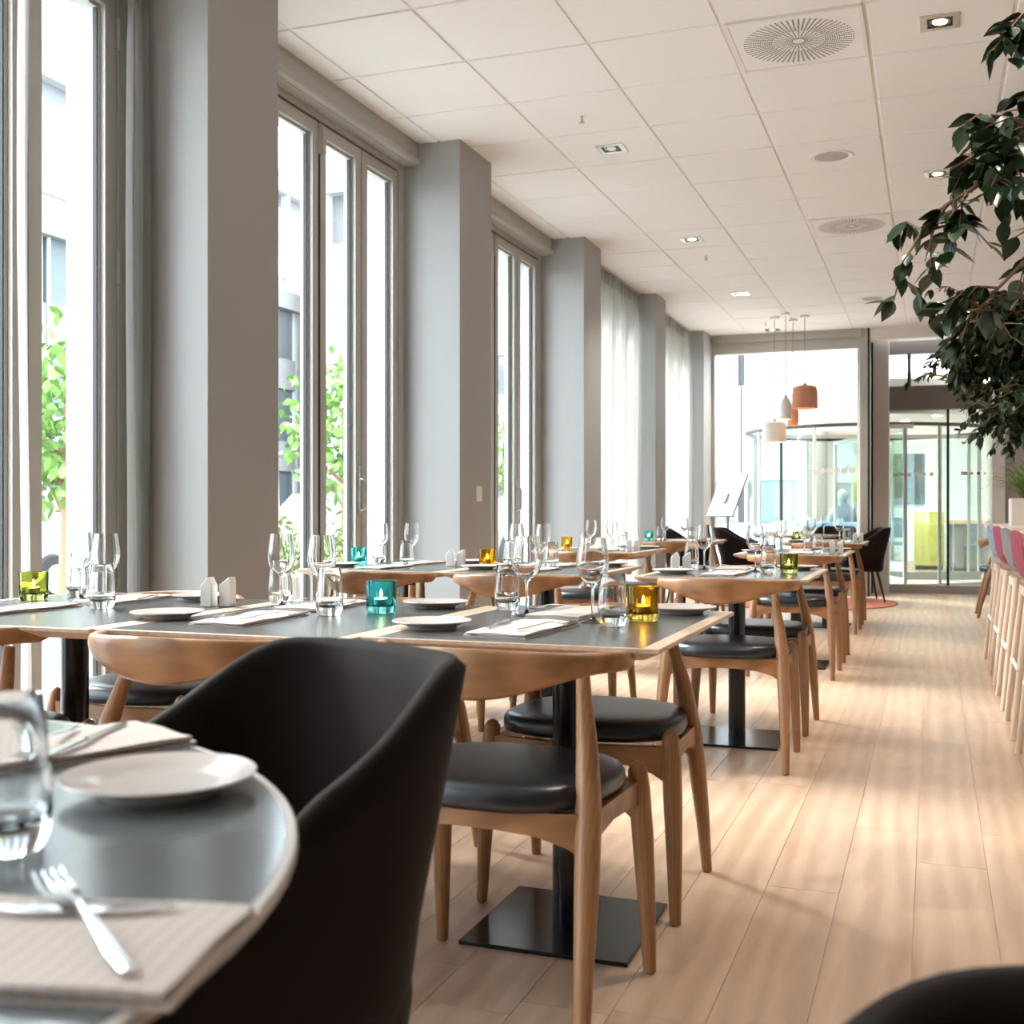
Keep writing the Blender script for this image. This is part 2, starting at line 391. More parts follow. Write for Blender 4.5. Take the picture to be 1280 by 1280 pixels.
for n, (y0, y1) in enumerate(BAYS):
    w = empty('window_%d' % (n+1), (XW, y0, 0)); tag(w, 'tall grey folding window '+bay_words[n], kind='structure')
    W = y1-y0
    f = MB()   # outer frame
    f.box(-.11, 0.005, 0, .065, 0, HEAD); f.box(-.11, 0.005, W-.065, W, 0, HEAD); f.box(-.11, 0.003, .065, W-.065, LEAFT+.012, HEAD); f.box(-.13, 0.003, .065, W-.065, 0, .05)
    f.build('window_frame', 'frame_grey', w, smooth=0, bevel=.002, bseg=1)
    g = MB(); g.box(-.10, -.018, .065, W-.065, LEAFT, LEAFT+.012); g.build('gasket', 'gasket', w, smooth=0)
    nl = 4; lw_ = (W-.13)/nl
    for q in range(nl):
        a = .065+lw_*q; b = a+lw_
        gp = .006
        lf = MB()
        A, B, Z0, Z1, S = a+gp, b-gp, .055, LEAFT-.003, .062
        lf.box(-.07, 0, A, A+S, Z0, Z1); lf.box(-.07, 0, B-S, B, Z0, Z1); lf.box(-.07, 0, A+S, B-S, Z1-S, Z1); lf.box(-.07, 0, A+S, B-S, Z0, Z0+.14)
        # glazing bead
        lf.box(-.045, -.022, A+S, A+S+.014, Z0+.14, Z1-S); lf.box(-.045, -.022, B-S-.014, B-S, Z0+.14, Z1-S); lf.box(-.045, -.022, A+S+.014, B-S-.014, Z1-S-.014, Z1-S)
        leaf = lf.build('leaf', 'frame_grey', w, smooth=0)
        gk = MB(); gk.box(-.043, -.024, A+S+.014, A+S+.019, Z0+.14, Z1-S-.014); gk.box(-.043, -.024, B-S-.019, B-S-.014, Z0+.14, Z1-S-.014); gk.build('gasket', 'gasket', leaf, smooth=0)
        MB().box(-.037, -.031, A+S, B-S, Z0+.14, Z1-S).build('pane', 'pane', leaf, smooth=0)
        if q < nl-1:
            gw = .013 if q == 1 else .006
            MB().box(-.06, .002 if q == 1 else -.004, b-gw, b+gw*.4, Z0, Z1).build('gasket', 'gasket', w, smooth=0)
        for hz in ((2.80, 1.92, .35) if q in (0, 3) else ()):
            yy = a+.004 if q == 0 else b-.004
            h = MB(); h.tube([(.008, yy, hz-.055), (.008, yy, hz+.055)], .009, 8); h.tube([(.008, yy, hz-.06), (.008, yy, hz-.056)], .0105, 8); h.tube([(.008, yy, hz+.056), (.008, yy, hz+.06)], .0105, 8)
            h.build('hinge', 'frame_grey', leaf)
        if q == 1:
            h = MB(); h.tube([(.008, b-.012, LEAFT-.16), (.008, b-.012, LEAFT-.01)], .009, 8); h.tube([(.008, b+.012, LEAFT-.16), (.008, b+.012, LEAFT-.01)], .009, 8); h.box(-.002, .006, b-.02, b+.02, LEAFT-.14, LEAFT-.03)
            h.build('hinge', 'frame_grey', leaf)
        if q == 2 and n > 0:
            h = MB(); h.box(0, .006, b-.045, b-.019, .98, 1.24); h.tube([(.004, b-.032, 1.17), (.035, b-.032, 1.165), (.042, b-.032, 1.15), (.042, b-.032, 1.02), (.035, b-.032, 1.005), (.004, b-.032, 1.0)], .006, 8)
            h.build('handle', 'steel', leaf)
    portal('portal', (XW-.16, (y0+y1)/2, 1.5), W-.1, 2.95, (1, 0, 0))

# back wall behind the camera with tall glazing, and right wall
structure('wall_rear', MB().box(-3.2, 5.2, -5.2, -5.0, -.1, ZC+.1), 'white_wall', label='plain rear wall behind the camera')
structure('wall_right', MB().box(5.0, 5.2, -5, 15, -.1, ZC+.1), 'taupe_light', label='plain taupe wall far beyond the bar')

# end wall: tall glazing left, taupe column, revolving door opening, panelled wall
YE = 14.0; YD = 14.75
w = empty('window_8', (0, YE, 0)); tag(w, 'large end glazing beside the revolving door', kind='structure')
f = MB(); f.box(-2.54, -.78, -.0, .12, 2.90, ZC+.05); f.box(-2.54, -.78, -.03, .0, 3.03, ZC+.05); f.box(-2.56, -2.50, .0, .12, 0, 2.90); f.box(-.80, -.72, -.01, .12, 0, ZC+.02); f.box(-2.5, -.8, .0, .12, 0, .12)
f.build('window_frame', 'frame_grey', w, smooth=0, bevel=.003, bseg=1)
MB().box(-2.5, -.8, .05, .062, .12, 2.90).build('pane', 'pane', w, smooth=0)
for k in range(6):
    MB().lathe([(0, 0), (.035, 0), (.035, .002), (0, .002)], 14, Matrix.Translation((-1.32+.085*k, .047, 1.47)) @ Matrix.Rotation(PI/2, 4, 'X')).build('glass_dot', 'dot_white', w)
portal('portal', (-1.65, YE+.2, 1.5), 1.75, 2.8, (0, -1, 0))
structure('wall_end_column', MB().box(-.72, -.685, YE-.02, YD, 0, ZC+.05).box(-.685, -.5, YD-.1, YD+.25, 0, ZC+.05).box(-.84, -.685, YE+.14, YD+.25, 0, ZC+.05), 'door_column', label='taupe column between end glazing and revolving door', bevel=.002)
structure('trim_1', MB().box(-.715, -.69, YE-.03, YE-.02, 0, ZC), 'gasket', label='black strip beside the taupe column')
structure('wall_end_beam', MB().box(-.685, 5.0, YE-.02, YE+.2, 2.985, ZC+.05), 'grid_white', label='white beam over the revolving door')
structure('wall_end_lintel', MB().box(-.5, .74, YD-.04, YD+.1, 2.22, 2.51), 'taupe', label='taupe lintel above the revolving door glass')
structure('wall_end_header', MB().box(-.5, 5.0, YD, YD+.15, 2.90, ZC+.15), 'taupe', label='dark taupe header under the white beam')
structure('wall_end_plinth', MB().box(-.5, .74, YD-.03, YD+.08, 0, .10), 'taupe_light', label='low taupe plinth under the door glass')
m = MB(); m.box(.66, .80, YD-.05, YD+.1, 0, 2.9)
structure('wall_end_post', m, 'white_wall', label='pale post at the edge of the revolving door')
m = MB()
for k in range(14): m.box(.80+.30*k, 1.09+.30*k, YD+.02+(k % 2)*.02, YD+.12, 0, 2.9)
structure('wall_end_panels', m, 'taupe_light', label='grey panelled wall right of the revolving door')
d = empty('door_1', (0, YD, 0)); tag(d, 'glazed front of the revolving door with black mullion', kind='structure')
MB().box(.155, .185, -.02, .04, .1, 2.22).build('mullion', 'gasket', d, smooth=0)
MB().box(-.5, .155, .0, .01, .1, 2.22).build('pane', 'drum_glass', d, smooth=0)
MB().box(.185, .66, .0, .01, .1, 2.22).build('pane', 'drum_glass', d, smooth=0)
MB().box(-.5, .66, .0, .01, 2.51, 2.9).build('pane', 'pane', d, smooth=0)
MB().box(-.29, -.25, -.01, .03, 2.51, 2.9).build('mullion', 'gasket', d, smooth=0)
def disc(parent, x, z, r, m, y=-.004, n=14, name='glass_dot'):
    return MB().lathe([(0, 0), (r, 0), (r, .002), (0, .002)], n, Matrix.Translation((x, y, z)) @ Matrix.Rotation(PI/2, 4, 'X')).build(name, m, parent)
for k in range(6): disc(d, -.44+.085*k, 1.44, .024, 'dot_white')
MB().box(.315, .385, -.006, -.003, 1.425, 1.465).build('exit_sign', 'sign_green', d, smooth=0)
MB().box(.325, .345, -.008, -.006, 1.432, 1.458).box(.350, .375, -.008, -.006, 1.441, 1.449).build('exit_arrow', 'dot_white', d, smooth=0)
disc(d, .435, 1.445, .018, 'sign_red', name='prohibition_sign'); disc(d, .51, 1.445, .018, 'sign_black', name='round_sign'); disc(d, .58, 1.44, .024, 'sign_yellow', n=3, name='warning_sign')
MB().box(-.5, -.22, -.05, -.005, 2.0, 2.05).build('door_closer', 'steel', d, smooth=0)

# revolving door drum
DX, DY, DR = -.85, 16.45, 1.62
rd = empty('revolving_door', (DX, DY, 0)); tag(rd, 'round revolving door drum of curved glass under white canopy', 'revolving door')
ring = lambda r0, r1, z0, z1: MB().lathe([(r0, z0), (r1, z0), (r1, z1), (r0, z1)], 64, closed=True)
ring(DR-.05, DR+.03, 2.24, 2.62).build('canopy_fascia', 'white_wall', rd, smooth=30)
MB().lathe([(0, 2.20), (DR, 2.20), (DR, 2.24), (0, 2.24)], 64).build('canopy_ceiling', 'ceiling_white', rd, smooth=30)
ring(DR-.04, DR+.02, 2.05, 2.09).build('track', 'gasket', rd, smooth=30)
ring(DR-.04, DR+.04, 0, .10).build('base_ring', 'frame_grey', rd, smooth=30)
for a0, a1 in ((-55, 35), (35, 125), (125, 215), (215, 250)):
    pts = [math.radians(a0+(a1-a0)*t/10) for t in range(11)]
    mm = MB(); mm.loft([[(DR*math.cos(a), DR*math.sin(a), .1), (DR*math.cos(a), DR*math.sin(a), 2.05), ((DR-.012)*math.cos(a), (DR-.012)*math.sin(a), 2.05), ((DR-.012)*math.cos(a), (DR-.012)*math.sin(a), .1)] for a in pts])
    mm.build('curved_pane', 'drum_glass', rd, smooth=30)
for a in (-55, 10, 35, 80, 125, 165, 190, 215, 232, 250):
    q = math.radians(a); MB().tube([(DR*math.cos(q), DR*math.sin(q), .1), (DR*math.cos(q), DR*math.sin(q), 2.05)], .022, 8).build('post', 'frame_grey' if a % 5 == 0 and a != 232 else 'gasket', rd)
for a in (20, 110, 200, 290):
    q = math.radians(a); M = Matrix.Rotation(q, 4, 'Z')
    wing = MB().box(.05, DR-.08, -.006, .006, .16, 2.0, M).build('wing', 'drum_glass', rd, smooth=0)
    fr = MB(); fr.box(.03, .07, -.02, .02, .05, 2.04, M); fr.box(DR-.10, DR-.06, -.02, .02, .05, 2.04, M); fr.box(.07, DR-.1, -.02, .02, 1.99, 2.04, M); fr.box(.07, DR-.1, -.02, .02, .05, .16, M)
    fr.build('wing_frame', 'frame_grey', wing, smooth=0)
for x, y in ((.9, -1.0), (.1, -1.1), (-.6, -.9), (.5, -.2), (-.9, -.2)):
    o = MB().lathe([(0, 2.196), (.055, 2.196), (.055, 2.201), (0, 2.201)], 16).build('downlight', 'warm_glow', rd); o.location = (x, y, 0)

# lobby beyond the revolving door
structure('floor_lobby', MB().box(-2.1, 6, 15.0, 24.2, -.12, -.005), 'floor_oak', label='oak floor of the lobby beyond the door')
structure('wall_lobby_back', MB().box(-2.1, 6, 24, 24.2, 0, 3.3), 'white_wall', label='white lobby wall with dark picture')
structure('wall_lobby_side', MB().box(-2.1, -2.0, 20.2, 24, 0, 3.3), 'facade_white', label='white side wall of the lobby')
structure('wall_lobby_right', MB().box(5.9, 6, 15, 24, 0, 3.3), 'white_wall', label='white lobby wall beyond the door')
lc = structure('ceiling_lobby', MB().box(-2.1, 6, 18.4, 24.2, 3.1, 3.3), 'ceiling_white', label='white lobby ceiling')
structure('ceiling_entrance', MB().box(.8, 6, 15.0, 18.4, 3.1, 3.3), 'ceiling_white', label='white ceiling over the entrance passage')
for x in (-1.0, 1.2, 3.4):  # unseen glowing panels added to light the lobby
    for y in (19.6, 22.0):
        t = empty('lobby_fill_panel', (x, y, 3.1)); tag(t, 'added unseen fill panel in the lobby ceiling, %s of the %s row' % ({-1.0: 'first', 1.2: 'second', 3.4: 'third'}[x], 'nearer' if y < 20 else 'farther'), 'added fill light', 'added lobby fill panels')
        MB().box(-.45, .45, -.45, .45, -.02, 0).build('diffuser', 'warm_glow', t, smooth=0); MB().box(-.48, .48, -.48, -.45, -.03, 0).box(-.48, .48, .45, .48, -.03, 0).box(-.48, -.45, -.45, .45, -.03, 0).box(.45, .48, -.45, .45, -.03, 0).build('frame', 'white_plastic', t, smooth=0)

# ------------------------------------------------------------------ furniture prototypes
def smoothstep(t): t = max(0, min(1, t)); return t*t*(3-2*t)
def make_elbow_chair():
    root = empty('dining_chair')
    # seat pad: rounded super-ellipse, a little narrower at the back
    def outline(s, z, n=40):
        r = []
        for k in range(n):
            a = 2*PI*k/n; ca, sa = math.cos(a), math.sin(a); e = 2/2.7
            x = .236*math.copysign(abs(ca)**e, ca)*s; y = .212*math.copysign(abs(sa)**e, sa)*s
            x *= 1+.06*(y/.2)
            r.append((x, y+.005, z))
        return r
    mb = MB(); mb.loft([outline(.93, .425), outline(.985, .430), outline(1.0, .443), outline(.995, .458), outline(.965, .470), outline(.90, .477), outline(.75, .481), outline(.4, .4825), outline(.05, .483)])
    mb.build('seat', 'leather', root, smooth=60)
    for sx in (-1, 1):
        f = MB(); f.tube([(sx*.252, .215, 0), (sx*.250, .214, .004), (sx*.246, .205, .15), (sx*.240, .195, .30), (sx*.235, .187, .40), (sx*.232, .183, .445), (sx*.2315, .182, .458), (sx*.231, .181, .464)],
                         [.0125, .014, .019, .0235, .0235, .021, .014, .004], 14); f.build('leg', 'leg_oak', root, smooth=60)
        b = MB(); b.tube([(sx*.25, -.225, 0), (sx*.249, -.224, .004), (sx*.243, -.195, .15), (sx*.235, -.155, .30), (sx*.226, -.118, .42), (sx*.212, -.085, .53), (sx*.193, -.050, .63), (sx*.187, -.040, .672)],
                         [.0125, .014, .019, .024, .026, .022, .016, .014], 14); b.build('leg', 'leg_oak', root, smooth=60)
        r = MB(); r.loft([[(sx*(.228+dx), y, z) for dx, z in ((-.011, zb), (.011, zb), (.011, .425), (-.011, .425))] for y, zb in ((-.13, .352), (-.08, .375), (0, .385), (.10, .38), (.19, .37))])
        r.build('seat_rail', 'chair_oak', root, smooth=30)
    for y in (-.125, .188):
        r = MB(); r.loft([[(x, y+dy+(.03 if y > 0 else -.03)*(1-(x/.23)**2), z) for dy, z in ((-.011, zb), (.011, zb), (.011, .424), (-.011, .424))] for x, zb in ((-.226, .335), (-.19, .36), (-.13, .378), (-.05, .385), (.05, .385), (.13, .378), (.19, .36), (.226, .335))])
        r.build('seat_rail', 'chair_oak', root, smooth=30)
    # bowed back: deep in the middle, tapering to rounded elbows
    rings = []; N = 28
    for i in range(N+1):
        t = -1+2*i/N; a = abs(t)
        x = .272*math.sin(t*PI/2*.92)/math.sin(PI/2*.92); y = -.205+.205*a**2.1
        dx = math.cos(t*PI/2*.92); dy = .205*2.1*a**1.1*(1 if t > 0 else -1)*.9
        nrm = Vector((-dy, dx*.42, 0)).normalized()
        ht = .040+.062*(math.cos(min(1, a/.80)*PI)*.5+.5)
        th = .026+.012*smoothstep((a-.5)/.4)
        ztop = .738-.012*smoothstep(a); zc = ztop-ht/2
        e = 1.0 if a < .985 else .55
        rg = []
        for k in range(14):
            q = 2*PI*k/14; cq, sq = math.cos(q), math.sin(q); pw = .75
            off = th/2*math.copysign(abs(cq)**pw, cq)*e; dz = ht/2*math.copysign(abs(sq)**pw, sq)*e
            lean = -.10*dz*(1-a)
            rg.append((x+nrm.x*off, y+nrm.y*off+lean, zc+dz))
        rings.append(rg)
    mb = MB(); mb.loft(rings); mb.build('backrest', 'chair_oak', root, smooth=60)
    return root
PROTO['elbow'] = make_elbow_chair()

def make_armchair(key, hb=.80, ha=.635):
    root = empty('armchair')
    N = 40; V = 9
    def plan(u):
        # u -1..1 round the U: left arm front, back, right arm front
        a = abs(u); s = 1 if u > 0 else -1
        if a > .62:
            t = (a-.62)/.38; return Vector((s*(.300-.018*t*t), -.02+.25*t)), t
        q = a/.62*PI/2
        return Vector((s*.300*math.sin(q)**.72 if q > 0 else 0, -.02-.27*max(0, math.cos(q))**.72)), 0
    def top(u):
        a = abs(u); return ha+(hb-ha)*(1-smoothstep((a-.30)/.52)) - .03*smoothstep((a-.85)/.15)
    def pos(u, v, off):
        p, _ = plan(u); zt = top(u); z0 = .34
        z = z0+(zt-z0)*v
        s = .80+.20*(v**.55)
        back = 1-smoothstep((abs(u)-.15)/.6)
        y = p.y*s-back*.055*max(0, (z-.5)/.3)
        x = p.x*s
        n = Vector((x*1.0, y+.02)).normalized() if (x*x+y*y) > 1e-6 else Vector((0, -1))
        return (x-n.x*off, y-n.y*off, z)
    rings = []
    for i in range(N+1):
        u = -1+2*i/N; col = []
        for k in range(V+1): col.append(pos(u, k/V, 0))
        p = pos(u, 1, .014); col.append((p[0], p[1], p[2]+.012))
        p = pos(u, 1, .030); col.append((p[0], p[1], p[2]+.012))
        for k in range(V, -1, -1): col.append(pos(u, k/V, .044))
        rings.append(col)
    mb = MB(); mb.loft(rings); mb.build('shell', 'brown_felt', root, smooth=60)
    def cush(s, z, n=36):
        r = []
        for k in range(n):
            a = 2*PI*k/n; ca, sa = math.cos(a), math.sin(a); e = 2/3.2
            r.append((.255*math.copysign(abs(ca)**e, ca)*s, -.005+.245*math.copysign(abs(sa)**e, sa)*s, z))
        return r
    MB().loft([cush(.92, .33), cush(.97, .345), cush(1, .40), cush(.99, .445), cush(.93, .462), cush(.6, .472), cush(.05, .475)]).build('seat', 'brown_felt', root, smooth=60)
    for sx in (-1, 1):
        for sy in (-1, 1):
            MB().tube([(sx*.245, sy*.235, 0), (sx*.20, sy*.19, .20), (sx*.165, sy*.155, .345)], [.010, .015, .019], 10).build('leg', 'black_leg', root, smooth=60)
    PROTO[key] = root
make_armchair('armchair'); 

TZ = .73; TD = .89
def make_table(key, W, D=TD):
    t = empty('dining_table')
    def rect(i, z): return [(-W/2+i, -D/2+i, z), (W/2-i, -D/2+i, z), (W/2-i, D/2-i, z), (-W/2+i, D/2-i, z)]
    MB().loft([rect(.045, TZ-.030), rect(.004, TZ-.012), rect(0, TZ-.010), rect(0, TZ-.002), rect(.0015, TZ-.0006)]).build('tabletop', 'edge_ply', t, smooth=0)
    MB().box(-W/2+.034, W/2-.034, -D/2+.006, D/2-.006, TZ-.001, TZ).build('laminate_top', 'laminate', t, smooth=0)
    MB().tube([(0, 0, .010), (0, 0, TZ-.034)], .037, 24).build('pole', 'black_steel', t)
    MB().box(-.20, .20, -.205, .205, 0, .010).build('base_plate', 'black_steel', t, smooth=0, bevel=.002)
    MB().box(-.03, .03, -D/2+.12, D/2-.12, TZ-.040, TZ-.030).box(-W/2+.12, W/2-.12, -.03, .03, TZ-.040, TZ-.030).build('top_bracket', 'black_steel', t, smooth=0)
    PROTO[key] = t
ORD = ['nearest', 'second', 'third', 'fourth']
TABLES = dict(
    C1=(-1.154, -.500, 2.645, 'aisle table of the nearest row'), B1=(-1.806, -1.156, 2.585, 'middle table of the nearest row'), A1=(-2.66, -1.808, 2.57, 'window-side table of the nearest row'),
    C2=(-1.156, -.456, 5.06, 'aisle table of the second row'), B2=(-2.039, -1.339, 5.07, 'middle table of the second row'), A2=(-2.755, -2.041, 5.07, 'window-side table of the second row'),
    C3=(-1.17, -.495, 7.64, 'aisle table of the third row'), B3=(-2.47, -1.795, 7.66, 'window-side table of the third row'),
    C4=(-1.20, -.535, 10.28, 'aisle table of the fourth row'), B4=(-2.47, -1.80, 10.28, 'window-side table of the fourth row'))
for k, (x0, x1, yc, dsc) in TABLES.items():
    make_table(k, x1-x0)
    spawn(k, ((x0+x1)/2, yc, 0), 0, 'oak-edged dark table on black pedestal, '+dsc, 'table', 'square dining tables')
CH = dict(C1=(-.835, 2.23, 2.945), B1=(-1.52, 2.19, 2.95), A1=(-2.27, 2.21, 2.98), C2=(-.775, 4.65, 5.43), B2=(-1.665, 4.62, 5.44), A2=(-2.335, 4.62, 5.45),
          C3=(-.80, 7.22, 8.03), B3=(-2.12, 7.22, 8.05), C4=(-.83, 9.87, 10.70), B4=(-2.12, 9.87, 10.72))
for k, (x, yn, yf) in CH.items():
    spawn('elbow', (x, yn, 0), -.05 if k == 'C1' else random.uniform(-.03, .03), 'oak elbow chair, dark seat, near side of the '+TABLES[k][3], 'chair', 'oak elbow chairs')
    spawn('elbow', (x, yf, 0), PI+random.uniform(-.03, .03), 'oak elbow chair, dark seat, far side of the '+TABLES[k][3], 'chair', 'oak elbow chairs')
spawn('elbow', (.62, 11.75, 0), -PI/2, 'pale oak elbow chair beyond the end of the bar', 'chair', 'oak elbow chairs')

# armchairs
big = spawn('armchair', (-.835, 1.195, 0), PI-.45, 'large dark brown armchair drawn up to the round table', 'armchair', 'dark upholstered armchairs')
big.scale = (.83, .90, 1.0)
make_armchair('low_armchair', .660, .648)
spawn('low_armchair', (.225, .62, 0), PI, 'dark low armchair cut off in the bottom corner', 'armchair', 'dark upholstered armchairs')
for x, y, r, lb in ((-.74, 13.15, PI/2+.25, 'black armchair on the coral rug beside the taupe column'), (-1.08, 13.6, PI-.15, 'black armchair behind the small table, facing the room'),
                    (-1.93, 12.5, -PI/2+.05, 'black armchair on the coral rug nearer the window'), (-2.42, 12.0, -PI/2+.1, 'black armchair partly hidden by the fourth row')):
    spawn('armchair', (x, y, .008 if y > 12 else 0), r, lb, 'armchair', 'dark upholstered armchairs')

# round tables
def round_table(loc, R, label):
    t = empty('round_table', loc)
    MB().lathe([(0, TZ-.030), (R-.05, TZ-.030), (R-.004, TZ-.012), (R, TZ-.009), (R, TZ-.002), (R-.002, TZ), (R-.010, TZ), (0, TZ)], 96).build('tabletop', 'round_edge', t, smooth=30)
    MB().lathe([(0, TZ), (R-.010, TZ), (R-.010, TZ+.0006), (0, TZ+.0006)], 96).build('laminate_top', 'round_laminate', t, smooth=30)
    MB().tube([(0, 0, .01), (0, 0, TZ-.03)], .04, 24).build('pole', 'black_steel', t)
    MB().lathe([(0, 0), (.28, 0), (.28, .006), (.05, .014), (0, .014)], 40).build('base_plate', 'black_steel', t, smooth=30)
    tag(t, label, 'table', 'round tables')
round_table((-1.105, .48, 0), .705, 'round grey table with blurred place settings in the corner')
round_table((-1.42, 12.85, .008), .48, 'small round table on the coral rug under the pendants')

# rug
t = empty('round_rug', (-1.42, 12.9, 0)); tag(t, 'round coral rug under the pendant lamps', 'rug')
MB().lathe([(0, 0), (1.06, 0), (1.06, .005), (1.045, .008), (0, .008)], 80).build('pile', 'rug_coral', t, smooth=30)
MB().lathe([(1.06, 0), (1.072, 0), (1.072, .007), (1.06, .007)], 80, closed=True).build('binding', 'rug_edge', t, smooth=30)

# ------------------------------------------------------------------ tableware
def proto_single(key, name, mb, m, smooth=60):
    PROTO[key] = mb.build(name, m, smooth=smooth)
wg = [(0, .0), (.034, .0), (.0345, .0012), (.030, .0026), (.012, .0055), (.0048, .010), (.0036, .020), (.0035, .060), (.0040, .082), (.0075, .0895), (.018, .0955), (.029, .107), (.0365, .122), (.0395, .138), (.0390, .155), (.0365, .175), (.0325, .198), (.0315, .2045),
      (.0305, .2045), (.0314, .198), (.0353, .175), (.0378, .155), (.0383, .138), (.0353, .1225), (.028, .1085), (.017, .0972), (.007, .0925), (0, .0915)]
proto_single('wine', 'wine_glass', MB().lathe(wg, 40), 'clear_glass')
tb = [(0, 0), (.024, 0), (.029, .003), (.0335, .014), (.0352, .030), (.0348, .050), (.0320, .085), (.0292, .122), (.0287, .1225), (.0278, .122), (.0305, .085), (.0332, .050), (.0334, .034), (.0318, .026), (.025, .022), (0, .021)]
proto_single('tumbler', 'tumbler', MB().lathe(tb, 36), 'clear_glass')
pl = [(0, .006), (.050, .006), (.052, .0), (.055, .0), (.058, .006), (.075, .012), (.090, .0165), (.0915, .018), (.0905, .0195), (.080, .0165), (.064, .0125), (.058, .0095), (.050, .0085), (0, .0085)]
def make_plate():
    r = empty('side_plate'); MB().lathe(pl, 56).build('dish', 'porcelain', r, smooth=50)
    MB().lathe([(.0505, -.0), (.0555, -.0), (.0575, .0055), (.0505, .0055)], 48, closed=True).build('foot_ring', 'plate_foot', r, smooth=50); PROTO['plate'] = r
make_plate()
def make_votive(key, gm):
    r = empty('candle_holder')
    n = 4
    def ringp(rad, z, e=3.2, nn=40):
        o = []
        for k in range(nn):
            a = 2*PI*k/nn; ca, sa = math.cos(a), math.sin(a)
            o.append((rad*math.copysign(abs(ca)**(2/e), ca), rad*math.copysign(abs(sa)**(2/e), sa), z))
        return o
    mb = MB(); mb.loft([ringp(.001, 0), ringp(.030, 0), ringp(.0345, .004), ringp(.0365, .014), ringp(.038, .084), ringp(.0372, .0855), ringp(.0345, .085), ringp(.0332, .024), ringp(.029, .019), ringp(.001, .0185)], cap=True)
    mb.build('glass_cup', gm, r, smooth=50)
    MB().lathe([(0, .0195), (.0185, .0195), (.0195, .020), (.0195, .034), (.0188, .034), (.0188, .031), (0, .031)], 24).build('tealight_cup', 'tin', r)
    wx = MB().lathe([(0, .0308), (.0186, .0308), (.0186, .0320), (0, .0318)], 24).build('wax', 'wax', r)
    MB().tube([(0, 0, .031), (.0006, 0, .037)], .0008, 6).build('wick', 'black_leg', wx)
    MB().lathe([(0, .037), (.0026, .040), (.0034, .044), (.0026, .050), (.001, .056), (0, .058)], 12).build('flame', 'flame', wx)
    PROTO[key] = r
make_votive('votive_turquoise', 'turquoise_glass'); make_votive('votive_amber', 'amber_glass'); make_votive('votive_olive', 'olive_glass')
def make_shaker(key, flip):
    r = empty('salt_shaker' if not flip else 'pepper_shaker')
    a = .018; rx = .006 if not flip else .014; zs, zp = .060, .084
    sec = [(-a*.9, 0), (a*.9, 0), (a, .010), (a, zs+(.012 if flip else 0)), (rx, zp), (-a, zs)]
    MB().loft([[(x, -a, z) for x, z in sec], [(x, a, z) for x, z in sec]]).build('body', 'shaker_white', r, smooth=0, bevel=.0025, bseg=2)
    MB().box(-.010, .010, -.010, .010, -.0004, .001).build('stopper', 'tin', r, smooth=0)
    PROTO[key] = r
make_shaker('salt', False); make_shaker('pepper', True)
def make_napkin():
    r = empty('napkin')
    def slab(x0, x1, y0, y1, z0, z1, seed):
        rn = random.Random(seed); nx, ny = 6, 12; vs = []
        def hz(x, y): return .0012*math.sin(x*60+seed)+.0010*math.sin(y*31+seed*2)
        rings = []
        for j in range(ny+1):
            y = y0+(y1-y0)*j/ny; top_ = []; bot = []
            for i in range(nx+1):
                x = x0+(x1-x0)*i/nx
                top_.append((x, y, z1+hz(x, y))); bot.append((x, y, z0))
            rings.append(bot+top_[::-1])
        return MB().loft(rings)
    slab(-.072, .072, -.165, .165, 0, .0035, 1).build('lower_fold', 'napkin', r, smooth=40)
    slab(-.070, .071, -.163, .160, .005, .0095, 2).build('upper_fold', 'napkin', r, smooth=40)
    PROTO['napkin'] = r
make_napkin()
def make_fork():
    r = empty('fork')
    def prof(y): return .004+.006*math.sin(max(0, min(1, y/.19))*PI)**2*0 + .0105*max(0, (y-.13)/.04)**.3*math.exp(-((y-.15)/.03)**2)
    path = [(0, .0055, .003), (.03, .0062, .0035), (.07, .0045, .008), (.105, .0032, .011), (.125, .0036, .010), (.138, .0080, .007), (.150, .0118, .0045), (.158, .0122, .004)]
    mb = MB(); mb.loft([[(-w_, y, z), (-w_*.6, y, z+.0018), (w_*.6, y, z+.0018), (w_, y, z), (w_*.6, y, z-.0006), (-w_*.6, y, z-.0006)] for y, w_, z in path])
    mb.build('handle', 'cutlery', r, smooth=50)
    for k in range(4):
        x = -.0095+.00633*k
        MB().tube([(x, .156, .0042), (x, .175, .0045), (x*.97, .195, .0085)], [.0016, .0015, .0008], 6).build('tine', 'cutlery', r)
    PROTO['fork'] = r
    r = empty('table_knife')
    MB().loft([[(-w_, y, h), (0, y, h+.003), (w_, y, h), (0, y, h-.002)] for y, w_, h in ((0, .004, .002), (.02, .0062, .0025), (.06, .0055, .003), (.10, .0045, .003))]).build('handle', 'cutlery', r, smooth=50)
    MB().loft([[(-.006, y, .003), (.0, y, .0045), (w_, y, .003), (0, y, .0025)] for y, w_ in ((.10, .004), (.12, .010), (.17, .011), (.195, .008), (.212, -.003))]).build('blade', 'cutlery', r, smooth=50)
    PROTO['knife'] = r
make_fork()
CUT = .0105
def nap_set(x, y, rz, dsc, seat, full=True):
    base = TZ
    spawn('napkin', (x, y, base), rz, 'folded beige striped napkin at the %s place, %s' % (seat, dsc), 'napkin', 'folded napkins')
    if not full: return
    R2 = Matrix.Rotation(rz, 3, 'Z')
    a = R2 @ Vector((.028, -.115, 0)); b = R2 @ Vector((-.045, -.10, 0))
    spawn('fork', (x+a.x, y+a.y, base+CUT), rz-.38+random.uniform(-.1, .1), 'silver fork on the napkin, %s place of the %s' % (seat, dsc), 'fork', 'forks')
    spawn('knife', (x+b.x, y+b.y, base+CUT), rz+.30+random.uniform(-.1, .1), 'silver knife on the napkin, %s place of the %s' % (seat, dsc), 'knife', 'knives')
